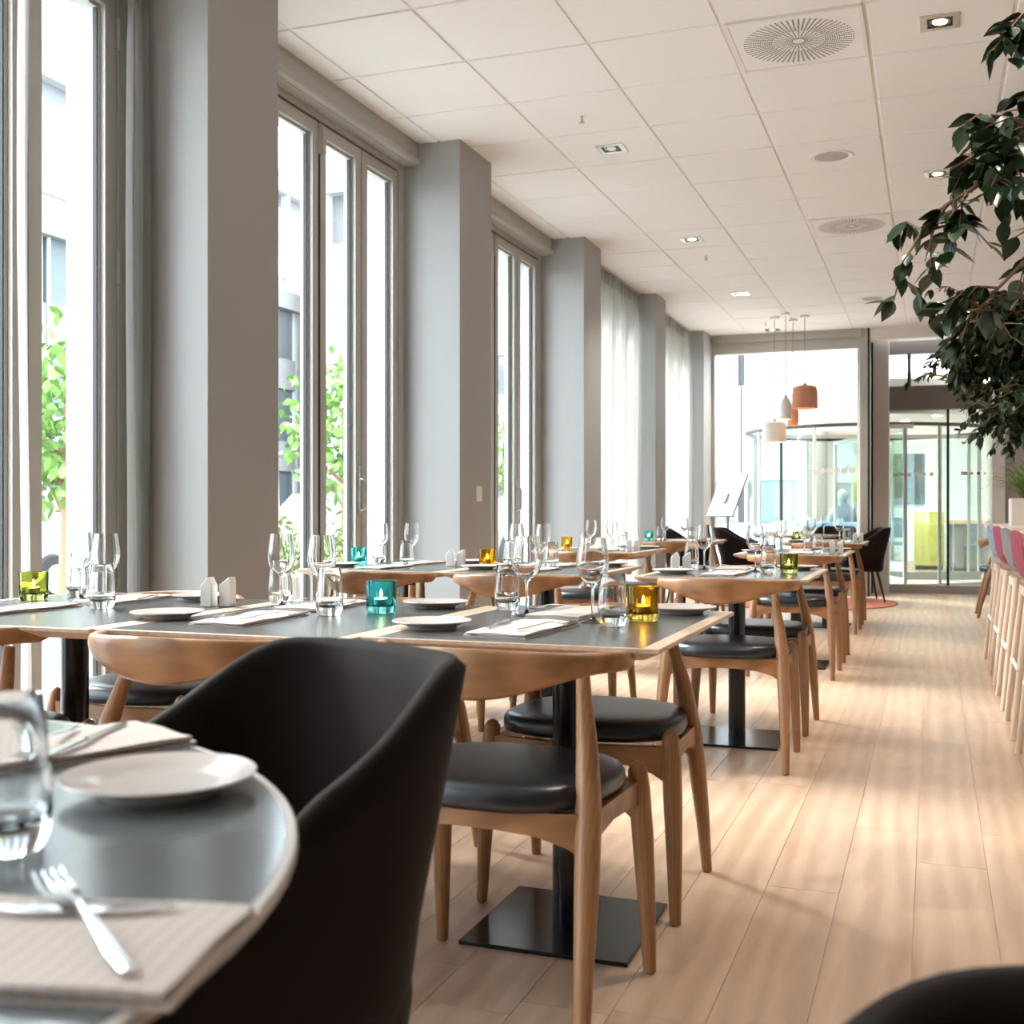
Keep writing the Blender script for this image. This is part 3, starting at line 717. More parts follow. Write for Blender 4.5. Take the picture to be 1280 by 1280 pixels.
def item(key, x, y, label, cat, group, rz=None, z=TZ):
    return spawn(key, (x, y, z), random.uniform(0, 6) if rz is None else rz, label, cat, group)
def settings(k, napn, napf, pn, pf, wn_, tn_, wf, tf, vot=None, vkey=None, shk=None, full=True):
    dsc = TABLES[k][3]
    if napn: nap_set(*napn, random.uniform(-.12, .12), dsc, 'near', full)
    if napf: nap_set(*napf, PI+random.uniform(-.12, .12), dsc, 'far', full)
    if pn: item('plate', *pn, 'small white plate at the near place, '+dsc, 'plate', 'small white plates')
    if pf: item('plate', *pf, 'small white plate at the far place, '+dsc, 'plate', 'small white plates')
    if wn_: item('wine', *wn_, 'clear stemmed wine glass at the near place, '+dsc, 'wine glass', 'wine glasses')
    if wf: item('wine', *wf, 'clear stemmed wine glass at the far place, '+dsc, 'wine glass', 'wine glasses')
    if tn_: item('tumbler', *tn_, 'clear water tumbler at the near place, '+dsc, 'tumbler', 'water tumblers')
    if tf: item('tumbler', *tf, 'clear water tumbler at the far place, '+dsc, 'tumbler', 'water tumblers')
    if vot: item('votive_'+vkey, *vot, '%s glass candle holder with lit tealight, %s' % (vkey, dsc), 'candle holder', 'glass candle holders', .15)
    if shk:
        item('salt', shk[0], shk[1], 'white slanted salt shaker on the '+dsc, 'shaker', 'salt and pepper shakers', .1)
        item('pepper', shk[0]+.047, shk[1]+.022, 'white slanted pepper shaker on the '+dsc, 'shaker', 'salt and pepper shakers', .1)
settings('C1', (-.865, 2.44), (-.88, 2.865), (-1.08, 2.41), (-.62, 2.985), (-.98, 2.78), (-1.085, 2.92), (-.771, 2.667), (-.703, 2.60), (-.665, 2.745), 'amber')
settings('B1', (-1.575, 2.43), (-1.60, 2.84), (-1.80, 2.40), (-1.30, 2.925), (-1.722, 2.81), (-1.80, 2.93), (-1.527, 2.692), (-1.463, 2.62), (-1.365, 2.72), 'turquoise', (-1.915, 2.74))
settings('A1', (-2.32, 2.45), (-2.27, 2.83), None, (-2.06, 2.92), (-2.43, 2.82), (-2.51, 2.90), (-2.206, 2.662), (-2.15, 2.58), (-2.545, 2.75), 'olive')
settings('C2', (-.82, 4.87), (-.86, 5.30), (-1.045, 4.86), (-.58, 5.37), (-.98, 5.22), (-1.06, 5.33), (-.735, 5.12), (-.665, 5.02), (-.58, 5.03), 'olive', (-1.09, 5.11))
settings('B2', (-1.68, 4.87), (-1.70, 5.30), (-1.95, 4.90), (-1.47, 5.38), (-1.93, 5.33), (-2.0, 5.42), (-1.76, 5.24), (-1.69, 5.15), (-2.02, 5.16), 'amber', (-2.20, 5.13))
settings('A2', (-2.42, 4.87), (-2.44, 5.30), (-2.66, 4.88), (-2.22, 5.40), (-2.66, 5.30), (-2.71, 5.38), (-2.50, 5.33), (-2.42, 5.10), (-2.70, 5.13), 'turquoise')
settings('C3', (-.78, 7.42), (-.84, 7.88), (-1.06, 7.42), (-.60, 7.95), (-.94, 7.72), (-1.02, 7.80), (-.78, 7.60), (-.685, 7.50), None, None, (-.60, 7.55), False)
settings('B3', (-2.08, 7.44), (-2.12, 7.88), None, (-1.90, 7.95), (-2.26, 7.78), (-2.33, 7.84), (-2.06, 7.60), (-1.97, 7.55), (-2.42, 7.72), 'amber', (-1.90, 7.45), False)
settings('C4', (-.86, 10.06), (-.88, 10.52), (-1.10, 10.05), None, (-1.0, 10.35), (-1.05, 10.42), (-.755, 10.25), (-.69, 10.18), (-1.12, 10.3), 'olive', (-.63, 10.32), False)
settings('B4', (-2.10, 10.06), None, None, None, (-2.29, 10.3), (-2.35, 10.36), (-2.10, 10.25), (-2.02, 10.15), (-2.42, 10.2), 'turquoise', (-1.95, 10.3), False)
# settings on the round tables
RT = TZ+.0006
for k_, (x, y, rz) in enumerate(((-.561, .549, -1.35), (-.934, 1.0, -.445))):
    nm = ('round corner table, lower edge', 'round corner table, beside the armchair')[k_]
    item('napkin', x, y, 'blurred beige napkin on the '+nm, 'napkin', 'folded napkins', rz, RT)
item('fork', -.42, .525, 'silver fork lying across the blurred lower napkin', 'fork', 'forks', .95, RT+CUT)
item('knife', -.66, .545, 'silver knife lying across the blurred lower napkin', 'knife', 'knives', -1.2, RT+CUT)
item('fork', -.955, 1.10, 'silver fork on the blurred napkin beside the armchair', 'fork', 'forks', -2.7, RT+CUT)
item('knife', -.915, 1.14, 'silver knife on the blurred napkin beside the armchair', 'knife', 'knives', -2.9, RT+CUT)
item('plate', -.695, .915, 'blurred white plate near the rim of the corner table', 'plate', 'small white plates', None, RT)
item('tumbler', -.690, .715, 'large blurred water tumbler on the round corner table', 'tumbler', 'water tumblers', None, RT)
item('plate', -1.30, 1.02, 'blurred white plate at the far rim of the corner table', 'plate', 'small white plates', None, RT)
for k_, (x, y) in enumerate(((-1.62, 12.75), (-1.25, 12.65), (-1.45, 13.1), (-1.12, 12.95))):
    item('wine', x, y, 'distant wine glass on the small round table, %s' % ('toward the window', 'front edge', 'far edge', 'beside the column')[k_], 'wine glass', 'wine glasses', None, RT+.008)
for k_, (x, y) in enumerate(((-1.7, 12.85), (-1.34, 12.62))):
    item('tumbler', x, y, 'distant tumbler on the small round table, %s' % ('toward the window', 'front edge')[k_], 'tumbler', 'water tumblers', None, RT+.008)

# ------------------------------------------------------------------ curtains
def curtain(name, y0, y1, x, z0, z1, m, folds, amp, label, gather=0.0, seed=0):
    rn = random.Random(seed); n = folds*8; nz = 10; vs = []; ph = [rn.uniform(-.5, .5) for _ in range(folds+2)]
    mb = MB(); rows = []
    for j in range(nz+1):
        t = j/nz; z = z0+(z1-z0)*t; row = []
        for i in range(n+1):
            u = i/n; f = u*folds; k = int(f)
            a = amp*(.55+.45*math.sin(k*1.7+seed))*(1.0 if t < .93 else .6)
            yy = y0+(y1-y0)*u + .012*math.sin(3*t+ph[k]*4)*(1-t) + gather*(1-abs(2*t-1))*(u-.5)*0
            xx = x+a*math.sin(2*PI*f+ph[k]*.6)+.006*math.sin(7*t+k)
            row.append((xx, yy, z))
        rows.append(row)
    mb.loft(rows, cap=False, closed=False)
    r = empty(name, (0, 0, 0)); tag(r, label, 'curtain', 'sheer window curtains')
    mb.build('cloth', m, r, smooth=70)
    hd = MB(); hd.loft([[(p[0], p[1], z1-.11+.11*q) for p in rows[-1]] for q in (0, 1)], cap=False, closed=False)
    hd.build('shaded_top_band', 'sheer_dark', r, smooth=70)  # dark band colours in the shade of the curtain top against the soffit
    MB().box(x-.012, x+.012, y0, y1, z1, ZC-.002 if z1 > 3.05 else 3.003).build('rail', 'frame_grey', r, smooth=0)
    return r
curtain('sheer_curtain', 9.05, 10.98, -2.70, .02, 3.105, 'sheer', 17, .035, 'nearer sheer pleated curtain between grey columns', seed=1)
curtain('sheer_curtain', 11.47, 13.48, -2.70, .02, 3.105, 'sheer', 17, .035, 'farther sheer pleated curtain beside the end glazing', seed=2)
curtain('sheer_curtain', 3.50, 3.62, -2.80, .02, 3.0, 'sheer_dark', 5, .035, 'gathered dark grey curtain against the nearest column', seed=3)
curtain('sheer_curtain', 3.245, 3.285, -2.80, .02, 3.0, 'sheer', 1, .008, 'narrow hanging strip of sheer cloth across the nearest pane', seed=4)
curtain('sheer_curtain', 2.955, 3.00, -2.80, .02, 3.0, 'sheer', 1, .012, 'narrow sheer strip at the very edge of the nearest window', seed=5)

# ------------------------------------------------------------------ ceiling fittings
def downlight(x, y, on, label):
    t = empty('recessed_lamp', (x, y, ZC)); tag(t, label, 'downlight', 'recessed square downlights')
    a, b = .082, .052
    f = MB(); f.box(-a, a, -a, -b, -.006, 0); f.box(-a, a, b, a, -.006, 0); f.box(-a, -b, -b, b, -.006, 0); f.box(b, a, -b, b, -.006, 0); f.build('frame', 'steel', t, smooth=0)
    MB().box(-b, b, -b, b, -.002, 0).build('housing', 'lamp_black', t, smooth=0)
    MB().lathe([(.030, -.004), (.040, -.006), (.042, -.003), (.032, -.0021)], 24, closed=True).build('reflector', 'steel', t)
    MB().lathe([(0, -.0045), (.028, -.004), (.030, -.0022), (0, -.0022)], 20).build('bulb', 'lamp_bulb' if on else 'steel', t)
    if on:
        l = bpy.data.lights.new('downlight_beam', 'SPOT'); l.energy = 44; l.spot_size = 2.0; l.spot_blend = .9; l.color = (1, .90, .78); l.shadow_soft_size = .03
        o = bpy.data.objects.new('downlight_beam', l); C.objects.link(o); o.parent = t; o.location = (0, 0, -.012)
for y, on, q in ((6.523, False, 'unlit square downlight above the second row'), (8.923, True, 'lit square downlight above the third row by the window'), (11.323, False, 'unlit square downlight above the fourth row'), (13.72, True, 'lit square downlight beside the end glazing')):
    downlight(-1.771, y, on, q)
for y, on, q in ((.523, False, 'unlit square downlight above the camera'), (2.923, True, 'added lit square downlight out of view over the near aisle'), (5.323, True, 'large lit square downlight near the top right foliage'), (7.723, True, 'lit square downlight half hidden by ficus leaves'), (10.123, False, 'square downlight beyond the ficus branch'), (12.523, True, 'farthest square downlight over the aisle')):  # the lit one out of view continues the row, added to brighten near floor
    downlight(.029, y, on, q)
hole = MB().box(-.0045, .0045, -.0022, .0022, -.0012, -.0002)
for i, q in ((1, 'large perforated round ceiling vent nearest the camera'), (7, 'perforated round ceiling vent farther down the aisle')):
    t = empty('ceiling_vent', (COLX(3)+.3, ROWY(i)+.3, ZC)); tag(t, q, 'vent', 'perforated ceiling vents')
    MB().box(-.292, .292, -.292, .292, -.002, .010).build('plate', 'ceiling_white', t, smooth=0, bevel=.002, bseg=1)
    fr = MB(); fr.box(-.292, .292, -.292, -.276, -.005, -.002); fr.box(-.292, .292, .276, .292, -.005, -.002); fr.box(-.292, -.276, -.276, .276, -.005, -.002); fr.box(.276, .292, -.276, .276, -.005, -.002)
    fr.build('rim', 'grid_white', t, smooth=0)
    hb = MB()
    for r_ in range(3, 25):
        rr = .010*r_; nh = 60 if r_ > 11 else 30
        for k in range(nh):
            a = 2*PI*k/nh
            M = Matrix.Rotation(a, 4, 'Z') @ Matrix.Translation((rr, 0, -.002))
            s = .5+.5*min(1, rr/.16)
            hb.add([(-.0031, -.0044*s, -.0004), (.0031, -.0044*s, -.0004), (.0031, .0044*s, -.0004), (-.0031, .0044*s, -.0004)], [(0, 1, 2, 3)], M)
    o = hb.build('perforation', 'vent_hole', t, smooth=0); o['kind'] = 'stuff'
for y, q in ((7.123, 'round white ceiling loudspeaker over the aisle'), (12.04, 'farther round ceiling loudspeaker near the door')):
    t = empty('ceiling_speaker', (-.571, y, ZC)); tag(t, q, 'speaker', 'round ceiling speakers')
    MB().lathe([(.100, -.004), (.125, -.010), (.130, -.004), (.130, 0), (.100, 0)], 48, closed=True).build('ring', 'ceiling_white', t)
    MB().lathe([(0, -.006), (.085, -.005), (.101, -.002), (.101, 0), (0, 0)], 40).build('grille', 'speaker_grey', t)
for y, q in ((5.92, 'small sprinkler head over the second row'), (9.52, 'small sprinkler head between third and fourth rows'), (13.12, 'small sprinkler head beside the pendants')):
    t = empty('sprinkler', (-1.771, y, ZC)); tag(t, q, 'sprinkler', 'ceiling sprinklers')
    MB().lathe([(0, -.006), (.020, -.005), (.032, -.001), (.032, 0), (0, 0)], 24).build('rosette', 'ceiling_white', t)
    MB().tube([(0, 0, -.005), (0, 0, -.040)], .006, 8).build('stem', 'tin', t); MB().lathe([(0, -.046), (.014, -.044), (.014, -.040), (0, -.040)], 16).build('deflector', 'tin', t)

# pendants
def pendant(x, y, zb, zt, R, kind, m, label):
    t = empty('pendant_lamp', (x, y, 0)); tag(t, label, 'pendant lamp', 'clustered pendant lamps')
    h = zt-zb
    if kind == 'drum':
        pr = [(R, zb), (R*.985, zb+h*.55), (R*.96, zb+h*.72), (R*.86, zb+h*.84), (R*.55, zb+h*.90), (.03, zb+h*.93)]
    else:
        pr = [(R, zb), (R*.98, zb+h*.5), (R*.90, zb+h*.68), (R*.66, zb+h*.82), (R*.32, zb+h*.90), (.012, zb+h*.93)]
    inn = [(max(.004, r-.006), z-.004) for r, z in pr][::-1]
    MB().lathe(pr+inn, 40).build('shade', m, t, smooth=40)
    MB().lathe([(0, zb+h*.92), (.022, zb+h*.92), (.020, zb+h*.96), (.012, zt), (0, zt)], 16).build('cap', 'chair_oak', t)
    MB().tube([(0, 0, zt-.005), (0, 0, ZC-.02)], .0035, 6).build('cord', 'cord', t)
    MB().lathe([(0, ZC-.03), (.045, ZC-.03), (.050, ZC-.025), (.050, ZC), (0, ZC)], 20).build('canopy', 'white_plastic', t)
    MB().lathe([(0, zb+h*.30), (.022, zb+h*.38), (.028, zb+h*.5), (.02, zb+h*.62), (0, zb+h*.68)], 14).build('bulb', 'lamp_bulb', t)
pendant(-1.633, 12.815, 1.755, 2.00, .130, 'drum', 'cream_shade', 'cream drum pendant lamp, lowest and leftmost of the cluster')
pendant(-1.485, 12.60, 1.985, 2.24, .060, 'bell', 'cream_shade', 'slim cream bottle-shaped pendant lamp')
pendant(-1.46, 13.05, 1.95, 2.21, .060, 'bell', 'terracotta', 'slim terracotta pendant lamp half behind the slim cream one')
pendant(-1.309, 12.82, 2.115, 2.385, .138, 'drum', 'salmon_shade', 'salmon pink drum pendant lamp, highest of the cluster')

# light switch on the second column
t = empty('light_switch', (XF, 6.34, 1.10)); tag(t, 'small white light switch on grey column', 'light switch')
MB().box(0, .010, -.04, .04, -.045, .045).build('plate', 'white_plastic', t, smooth=0, bevel=.002); MB().box(.010, .014, -.022, .022, -.03, .03).build('rocker', 'white_plastic', t, smooth=0, bevel=.001)

# screen on a stand by the end glazing
t = empty('display_stand', (-2.16, 12.9, 0)); tag(t, 'silver display screen on a stand, seen from behind', 'display')
M = Matrix.Translation((0, 0, 1.17)) @ Matrix.Rotation(-.55, 4, 'Z') @ Matrix.Rotation(-.50, 4, 'X')
MB().box(-.19, .19, -.012, .012, -.27, .27, M).build('screen', 'screen_back', t, smooth=0, bevel=.004)
MB().box(-.02, .02, -.03, -.012, -.10, .02, M).build('mount', 'steel', t, smooth=0)
MB().tube([(.01, -.04, 0), (.01, -.05, 1.10)], .018, 10).build('post', 'frame_grey', t); MB().lathe([(0, 0), (.18, 0), (.18, .012), (0, .02)], 32).build('foot', 'frame_grey', t)

# ------------------------------------------------------------------ bar, stools, planter
t = empty('bar_counter', (0, 0, 0)); tag(t, 'long pale wood bar counter behind the stools', 'bar')
MB().box(.39, 1.05, 3.2, 10.1, .865, .90).build('counter_top', 'bar_top', t, smooth=0, bevel=.003)
MB().box(.66, .95, 3.3, 9.95, .08, .865).build('counter_body', 'bar_side', t, smooth=0); MB().box(.70, .93, 3.35, 9.9, 0, .08).build('kick_plinth', 'taupe', t, smooth=0)
MB().box(.44, .66, 9.88, 9.95, 0, .865).build('end_panel', 'bar_side', t, smooth=0)
MB().box(.44, .66, 9.55, 9.88, .40, .43).build('end_shelf', 'bar_side', t, smooth=0)
def make_stool(key, m):
    r = empty('bar_stool')     # faces +X (towards the bar)
    for sx in (-1, 1):
        for sy in (-1, 1):
            MB().tube([(sx*.20, sy*.25, 0), (sx*.165, sy*.205, .33), (sx*.13, sy*.16, .655)], [.0135, .018, .018], 12).build('leg', 'pale_ash', r)
    MB().box(-.15, .15, -.175, -.145, .615, .655).box(-.15, .15, .145, .175, .615, .655).box(-.15, -.12, -.145, .145, .615, .655).box(.12, .15, -.145, .145, .615, .655).build('seat_frame', 'pale_ash', r, smooth=0, bevel=.004)
    MB().tube([(.178, -.225, .22), (.178, .225, .22)], .009, 8).tube([(-.178, -.225, .30), (-.178, .225, .30)], .009, 8).build('footrest', 'white_plastic', r)
    rings = []
    def prof(yy):
        e = 1-(yy/.23)**2
        c = abs(yy)/.23
        # seat front -> back curve -> top, outer then inner
        top = .905-.05*c**4
        pts = [(.19-.02*c, .665), (.06, .655), (-.08, .662), (-.150, .700), (-.185+.03*c*c, .775), (-.200+.035*c*c, top)]
        inn = [(-.178+.035*c*c, top+.006), (-.160+.03*c*c, .780), (-.120, .722), (-.06, .700), (.06, .695), (.185-.02*c, .692)]
        return pts+inn
    for k in range(17):
        yy = -.225+.45*k/16
        s = 1.0
        rings.append([(x, yy*(1.0 if z < .75 else .93), z+(.02*(abs(yy)/.225)**3 if z < .75 else 0)) for x, z in prof(yy)])
    MB().loft(rings).build('seat_shell', m, r, smooth=55, bevel=0)
    PROTO[key] = r
for nm in ('blue', 'pink', 'grey'): make_stool('stool_'+nm, nm+'_wool')
for y, c, q in ((8.09, 'blue', 'pale blue upholstered bar stool at the far end of the bar'), (7.32, 'pink', 'pink upholstered bar stool beside the blue one'), (6.48, 'grey', 'grey upholstered bar stool between two pink ones'), (5.69, 'pink', 'pink upholstered bar stool next to the nearest grey one'), (4.90, 'grey', 'grey upholstered bar stool nearest the camera')):
    spawn('stool_'+c, (.53, y, 0), 0, q, 'bar stool', 'upholstered bar stools')
t = empty('planter_box', (.645, 8.35, .90)); tag(t, 'pale wooden planter box with grass on the bar', 'planter')
bx = MB(); bx.box(-.16, .16, -.16, -.145, 0, .18); bx.box(-.16, .16, .145, .16, 0, .18); bx.box(-.16, -.145, -.145, .145, 0, .18); bx.box(.145, .16, -.145, .145, 0, .18); bx.box(-.145, .145, -.145, .145, 0, .15)
bx.build('box', 'bar_top', t, smooth=0)
MB().box(-.145, .145, -.145, .145, .15, .165).build('soil', 'soil', t, smooth=0)
g = empty('grass_plant', (.645, 8.35, 1.065)); tag(g, 'tufted green grass plant in the wooden box', 'plant')
for k in range(260):
    a = random.uniform(0, 2*PI); b0 = random.uniform(0, .10); ln = random.uniform(.18, .38); sp = random.uniform(.03, .36)
    p0 = Vector((b0*math.cos(a), b0*math.sin(a), 0)); dr = Vector((math.cos(a+random.uniform(-.6, .6)), math.sin(a+random.uniform(-.6, .6)), 0))
    pts = [p0+dr*sp*(t_**1.8)+Vector((0, 0, ln*(t_-.35*t_**3*(sp/.2)))) for t_ in (0, .3, .6, .85, 1)]
    side = Vector((-dr.y, dr.x, 0)); wd = [.0045, .0052, .0042, .0026, .0005]
    vs_ = []; fs_ = []
    for i_, p in enumerate(pts): vs_ += [p-side*wd[i_], p+Vector((0, 0, .0008)), p+side*wd[i_]]
    for i_ in range(4):
        o_ = i_*3; fs_ += [(o_, o_+1, o_+4, o_+3), (o_+1, o_+2, o_+5, o_+4)]
    MB().add(vs_, fs_).build('blade', 'grass_blade', g, smooth=0)

# ------------------------------------------------------------------ ficus trees
def leaf_mesh(name, L, m, wd=.42, curl=.12):
    mb = MB(); st = [0, .10, .28, .5, .72, .88, 1.0]; ww = [.02, .45, .92, 1.0, .66, .26, .0]
    vs_ = []; fs_ = []
    for s_, w_ in zip(st, ww):
        z = -curl*L*s_*s_; hw = wd*L/2*w_
        vs_ += [(s_*L, -hw, z+.10*hw), (s_*L, 0, z-.12*hw), (s_*L, hw, z+.10*hw)]
    for i_ in range(len(st)-1):
        o_ = i_*3; fs_ += [(o_, o_+1, o_+4, o_+3), (o_+1, o_+2, o_+5, o_+4)]
    return mb.add(vs_, fs_).mesh(name, m, smooth=60)
def rand_rot(rn, droop=0.6):
    return (rn.uniform(-.9, .9), rn.uniform(.0, droop*1.9), rn.uniform(0, 2*PI))
def ficus(root_name, base, label, branches, trunk, nleaf_part, leafL, seed, cone, stuff_n=0, pot=True):
    rn = random.Random(seed)
    t = empty(root_name, base); tag(t, label, 'tree', 'indoor ficus trees')
    MB().tube(*trunk, 10).build('trunk', 'bark', t)
    if pot: MB().lathe([(0, .0), (.17, 0), (.22, .40), (.235, .42), (.22, .43), (.20, .38), (0, .38)], 32).build('pot', 'terracotta_pot', t)
    lm = [leaf_mesh('leaf', leafL*s_, 'ficus_leaf', .54, c_) for s_, c_ in ((1, .12), (.85, .25), (.7, .05))]
    spots = []
    for br in branches:
        MB().tube(br, [.012*(1-.75*i_/(len(br)-1)) for i_ in range(len(br))], 7).build('branch', 'bark', t)
        # twigs
        P = [Vector(p) for p in br]
        for k in range(cone['twigs']):
            i_ = rn.randint(max(0, len(P)-1-cone.get('tip', 3)), len(P)-2); f_ = rn.random(); p = P[i_].lerp(P[i_+1], f_)
            dr = Vector((rn.uniform(-1, 1), rn.uniform(-1, 1), rn.uniform(-.9, .35))).normalized()*rn.uniform(.10, cone['len'])
            q1 = p+dr*.5+Vector((0, 0, .02)); q2 = p+dr+Vector((0, 0, -.03))
            MB().tube([p, q1, q2], [.004, .003, .0015], 5, cap=False).build('twig', 'bark', t)
            for s_ in range(cone['per']):
                tt = rn.uniform(.2, 1); b_ = (p.lerp(q1, tt*2) if tt < .5 else q1.lerp(q2, tt*2-1))
                spots.append((b_, math.atan2(dr.y, dr.x)+rn.uniform(-1.5, 1.5)))
    rn.shuffle(spots)
    for b_, az in spots[:nleaf_part]:
        o = put('leaf', rn.choice(lm), t, b_); o.rotation_euler = Euler((rn.uniform(-.8, .8), rn.uniform(-.1, 1.35), az))
    rest = spots[nleaf_part:]
    if rest:
        mb = MB()
        for b_, az in rest:
            me = rn.choice(lm); M = Matrix.Translation(b_) @ Euler((rn.uniform(-.8, .8), rn.uniform(-.1, 1.35), az)).to_matrix().to_4x4()
            mb.add([v.co for v in me.vertices], [tuple(p.vertices) for p in me.polygons], M)
        o = mb.build('foliage', 'ficus_leaf', t, smooth=60); o['kind'] = 'stuff'
    return t
# near tree: trunk stands beside the bar, out of frame; branches reach in from the right
nb = (1.15, 3.0, 0)
def rel(pts, b): return [(x-b[0], y-b[1], z-b[2]) for x, y, z in pts]
near_br = [
    [(1.10, 3.0, 1.55), (.75, 3.02, 1.78), (.42, 3.05, 1.86), (.15, 3.10, 1.84), (.0, 3.13, 1.76), (-.10, 3.15, 1.60)],
    [(1.12, 3.0, 1.62), (.80, 3.0, 1.90), (.50, 3.05, 2.00), (.22, 3.08, 1.95), (.04, 3.10, 1.86)],
    [(1.13, 3.0, 1.70), (.85, 3.02, 2.10), (.55, 3.05, 2.24), (.30, 3.05, 2.24), (.18, 3.06, 2.12)],
    [(1.10, 3.0, 1.50), (.70, 3.02, 1.70), (.40, 3.05, 1.72), (.22, 3.08, 1.62), (.10, 3.10, 1.50)],
    [(1.13, 3.0, 1.60), (.75, 2.95, 1.82), (.45, 2.98, 1.92), (.25, 3.0, 1.90), (.12, 3.02, 1.80)],
    [(1.13, 3.0, 1.60), (.75, 3.15, 1.90), (.45, 3.20, 2.02), (.25, 3.22, 2.04), (.14, 3.22, 1.98)],
]
ficus('ficus_tree', nb, 'near ficus branches with large dark leaves, top right', [rel(b, nb) for b in near_br], ([(0, 0, .35), (-.02, .01, 1.0), (-.03, 0, 1.6), (.02, .02, 2.3)], [.03, .027, .022, .008]),
      300, .076, 5, dict(twigs=20, len=.16, per=8, tip=3))
fb = (1.30, 6.9, 0)
far_br = []
rn_ = random.Random(3)
for k in range(34):
    tip = (rn_.uniform(.0, .62), 6.9+rn_.uniform(-.4, .4), rn_.uniform(1.50, 2.35))
    if tip[0] < .18 and (tip[2] > 2.1 or tip[2] < 1.65): continue
    s_ = Vector((1.29, 6.9, 1.5+.35*rn_.random())); e_ = Vector(tip)
    far_br.append([tuple(s_), tuple(s_.lerp(e_, .4)+Vector((0, 0, .16))), tuple(s_.lerp(e_, .75)+Vector((0, 0, .14))), tip])
for k in range(9):
    e_ = Vector((rn_.uniform(.22, .62), 6.9+rn_.uniform(-.3, .3), rn_.uniform(1.46, 1.75))); s_ = Vector((1.29, 6.9, 1.5))
    far_br.append([tuple(s_), tuple(s_.lerp(e_, .5)+Vector((0, 0, .12))), tuple(e_)])
for k in range(6):
    e_ = Vector((1.3+rn_.uniform(.3, .9), 6.9+rn_.uniform(-.6, .6), rn_.uniform(1.7, 2.5))); s_ = Vector((1.29, 6.9, 1.6))
    far_br.append([tuple(s_), tuple(s_.lerp(e_, .5)+Vector((0, 0, .14))), tuple(e_)])
ficus('ficus_tree', fb, 'bushy far ficus tree with small dark leaves above the bar', [rel(b, fb) for b in far_br], ([(0, 0, .35), (.02, 0, 1.0), (-.01, .01, 1.6), (.0, 0, 2.3)], [.035, .03, .025, .01]),
      300, .070, 9, dict(twigs=18, len=.26, per=10, tip=1))

# ------------------------------------------------------------------ lobby contents
t = empty('framed_picture', (-.62, 23.97, 1.62)); tag(t, 'dark monochrome picture on the lobby wall', 'picture')
MB().box(-.48, .48, -.03, 0, -.50, .50).build('frame', 'black_leg', t, smooth=0); MB().box(-.46, .46, -.034, -.03, -.48, .48).build('canvas', 'canvas', t, smooth=0)
t = empty('yellow_cabinet', (-.06, 21.0, 0)); tag(t, 'bright yellow cabinet in the lobby behind the revolving door', 'cabinet')
MB().box(-.24, .24, -.3, .3, .06, .98).build('body', 'yellow', t, smooth=0, bevel=.005); MB().box(-.22, .22, -.28, .28, 0, .06).build('plinth', 'black_leg', t, smooth=0); MB().box(-.25, .25, -.31, .31, .98, 1.0).build('top', 'white_plastic', t, smooth=0)
def make_lobby_chair():
    r = empty('lobby_chair')
    MB().box(-.22, .22, -.22, .22, .42, .47).build('seat', 'green_seat', r, smooth=30, bevel=.02)
    MB().loft([[(x, -.22-.03*(1-(x/.22)**2), .55), (x, -.25-.04*(1-(x/.22)**2), .88-.06*abs(x/.22)**3), (x, -.23-.04*(1-(x/.22)**2), .885-.06*abs(x/.22)**3), (x, -.20-.03*(1-(x/.22)**2), .55)] for x in (-.22, -.15, -.07, 0, .07, .15, .22)]).build('backrest', 'green_seat', r, smooth=50)
    for sx in (-1, 1):
        MB().tube([(sx*.2, .2, 0), (sx*.19, .19, .43)], .013, 8).build('leg', 'black_leg', r); MB().tube([(sx*.2, -.24, 0), (sx*.19, -.2, .43), (sx*.18, -.225, .62)], .013, 8).build('leg', 'black_leg', r)
    PROTO['lobby_chair'] = r
make_lobby_chair()
spawn('lobby_chair', (-.72, 20.4, 0), .5, 'dark green chair in the lobby beside the yellow cabinet', 'chair', 'lobby chairs')
spawn('lobby_chair', (-1.02, 20.9, 0), -.6, 'dark green chair in the lobby under the picture', 'chair', 'lobby chairs')
spawn('lobby_chair', (.75, 19.5, 0), 2.2, 'dark green chair in the lobby behind the black mullion', 'chair', 'lobby chairs')
t = empty('lobby_table', (.55, 20.6, 0)); tag(t, 'brown counter in the lobby seen through the door glass', 'table')
MB().box(-.35, .45, -.4, .4, .78, .84).build('top', 'terracotta', t, smooth=0, bevel=.005); MB().box(-.30, .40, -.35, .35, .05, .78).build('body', 'taupe', t, smooth=0); MB().box(-.27, .37, -.32, .32, 0, .05).build('plinth', 'black_leg', t, smooth=0)
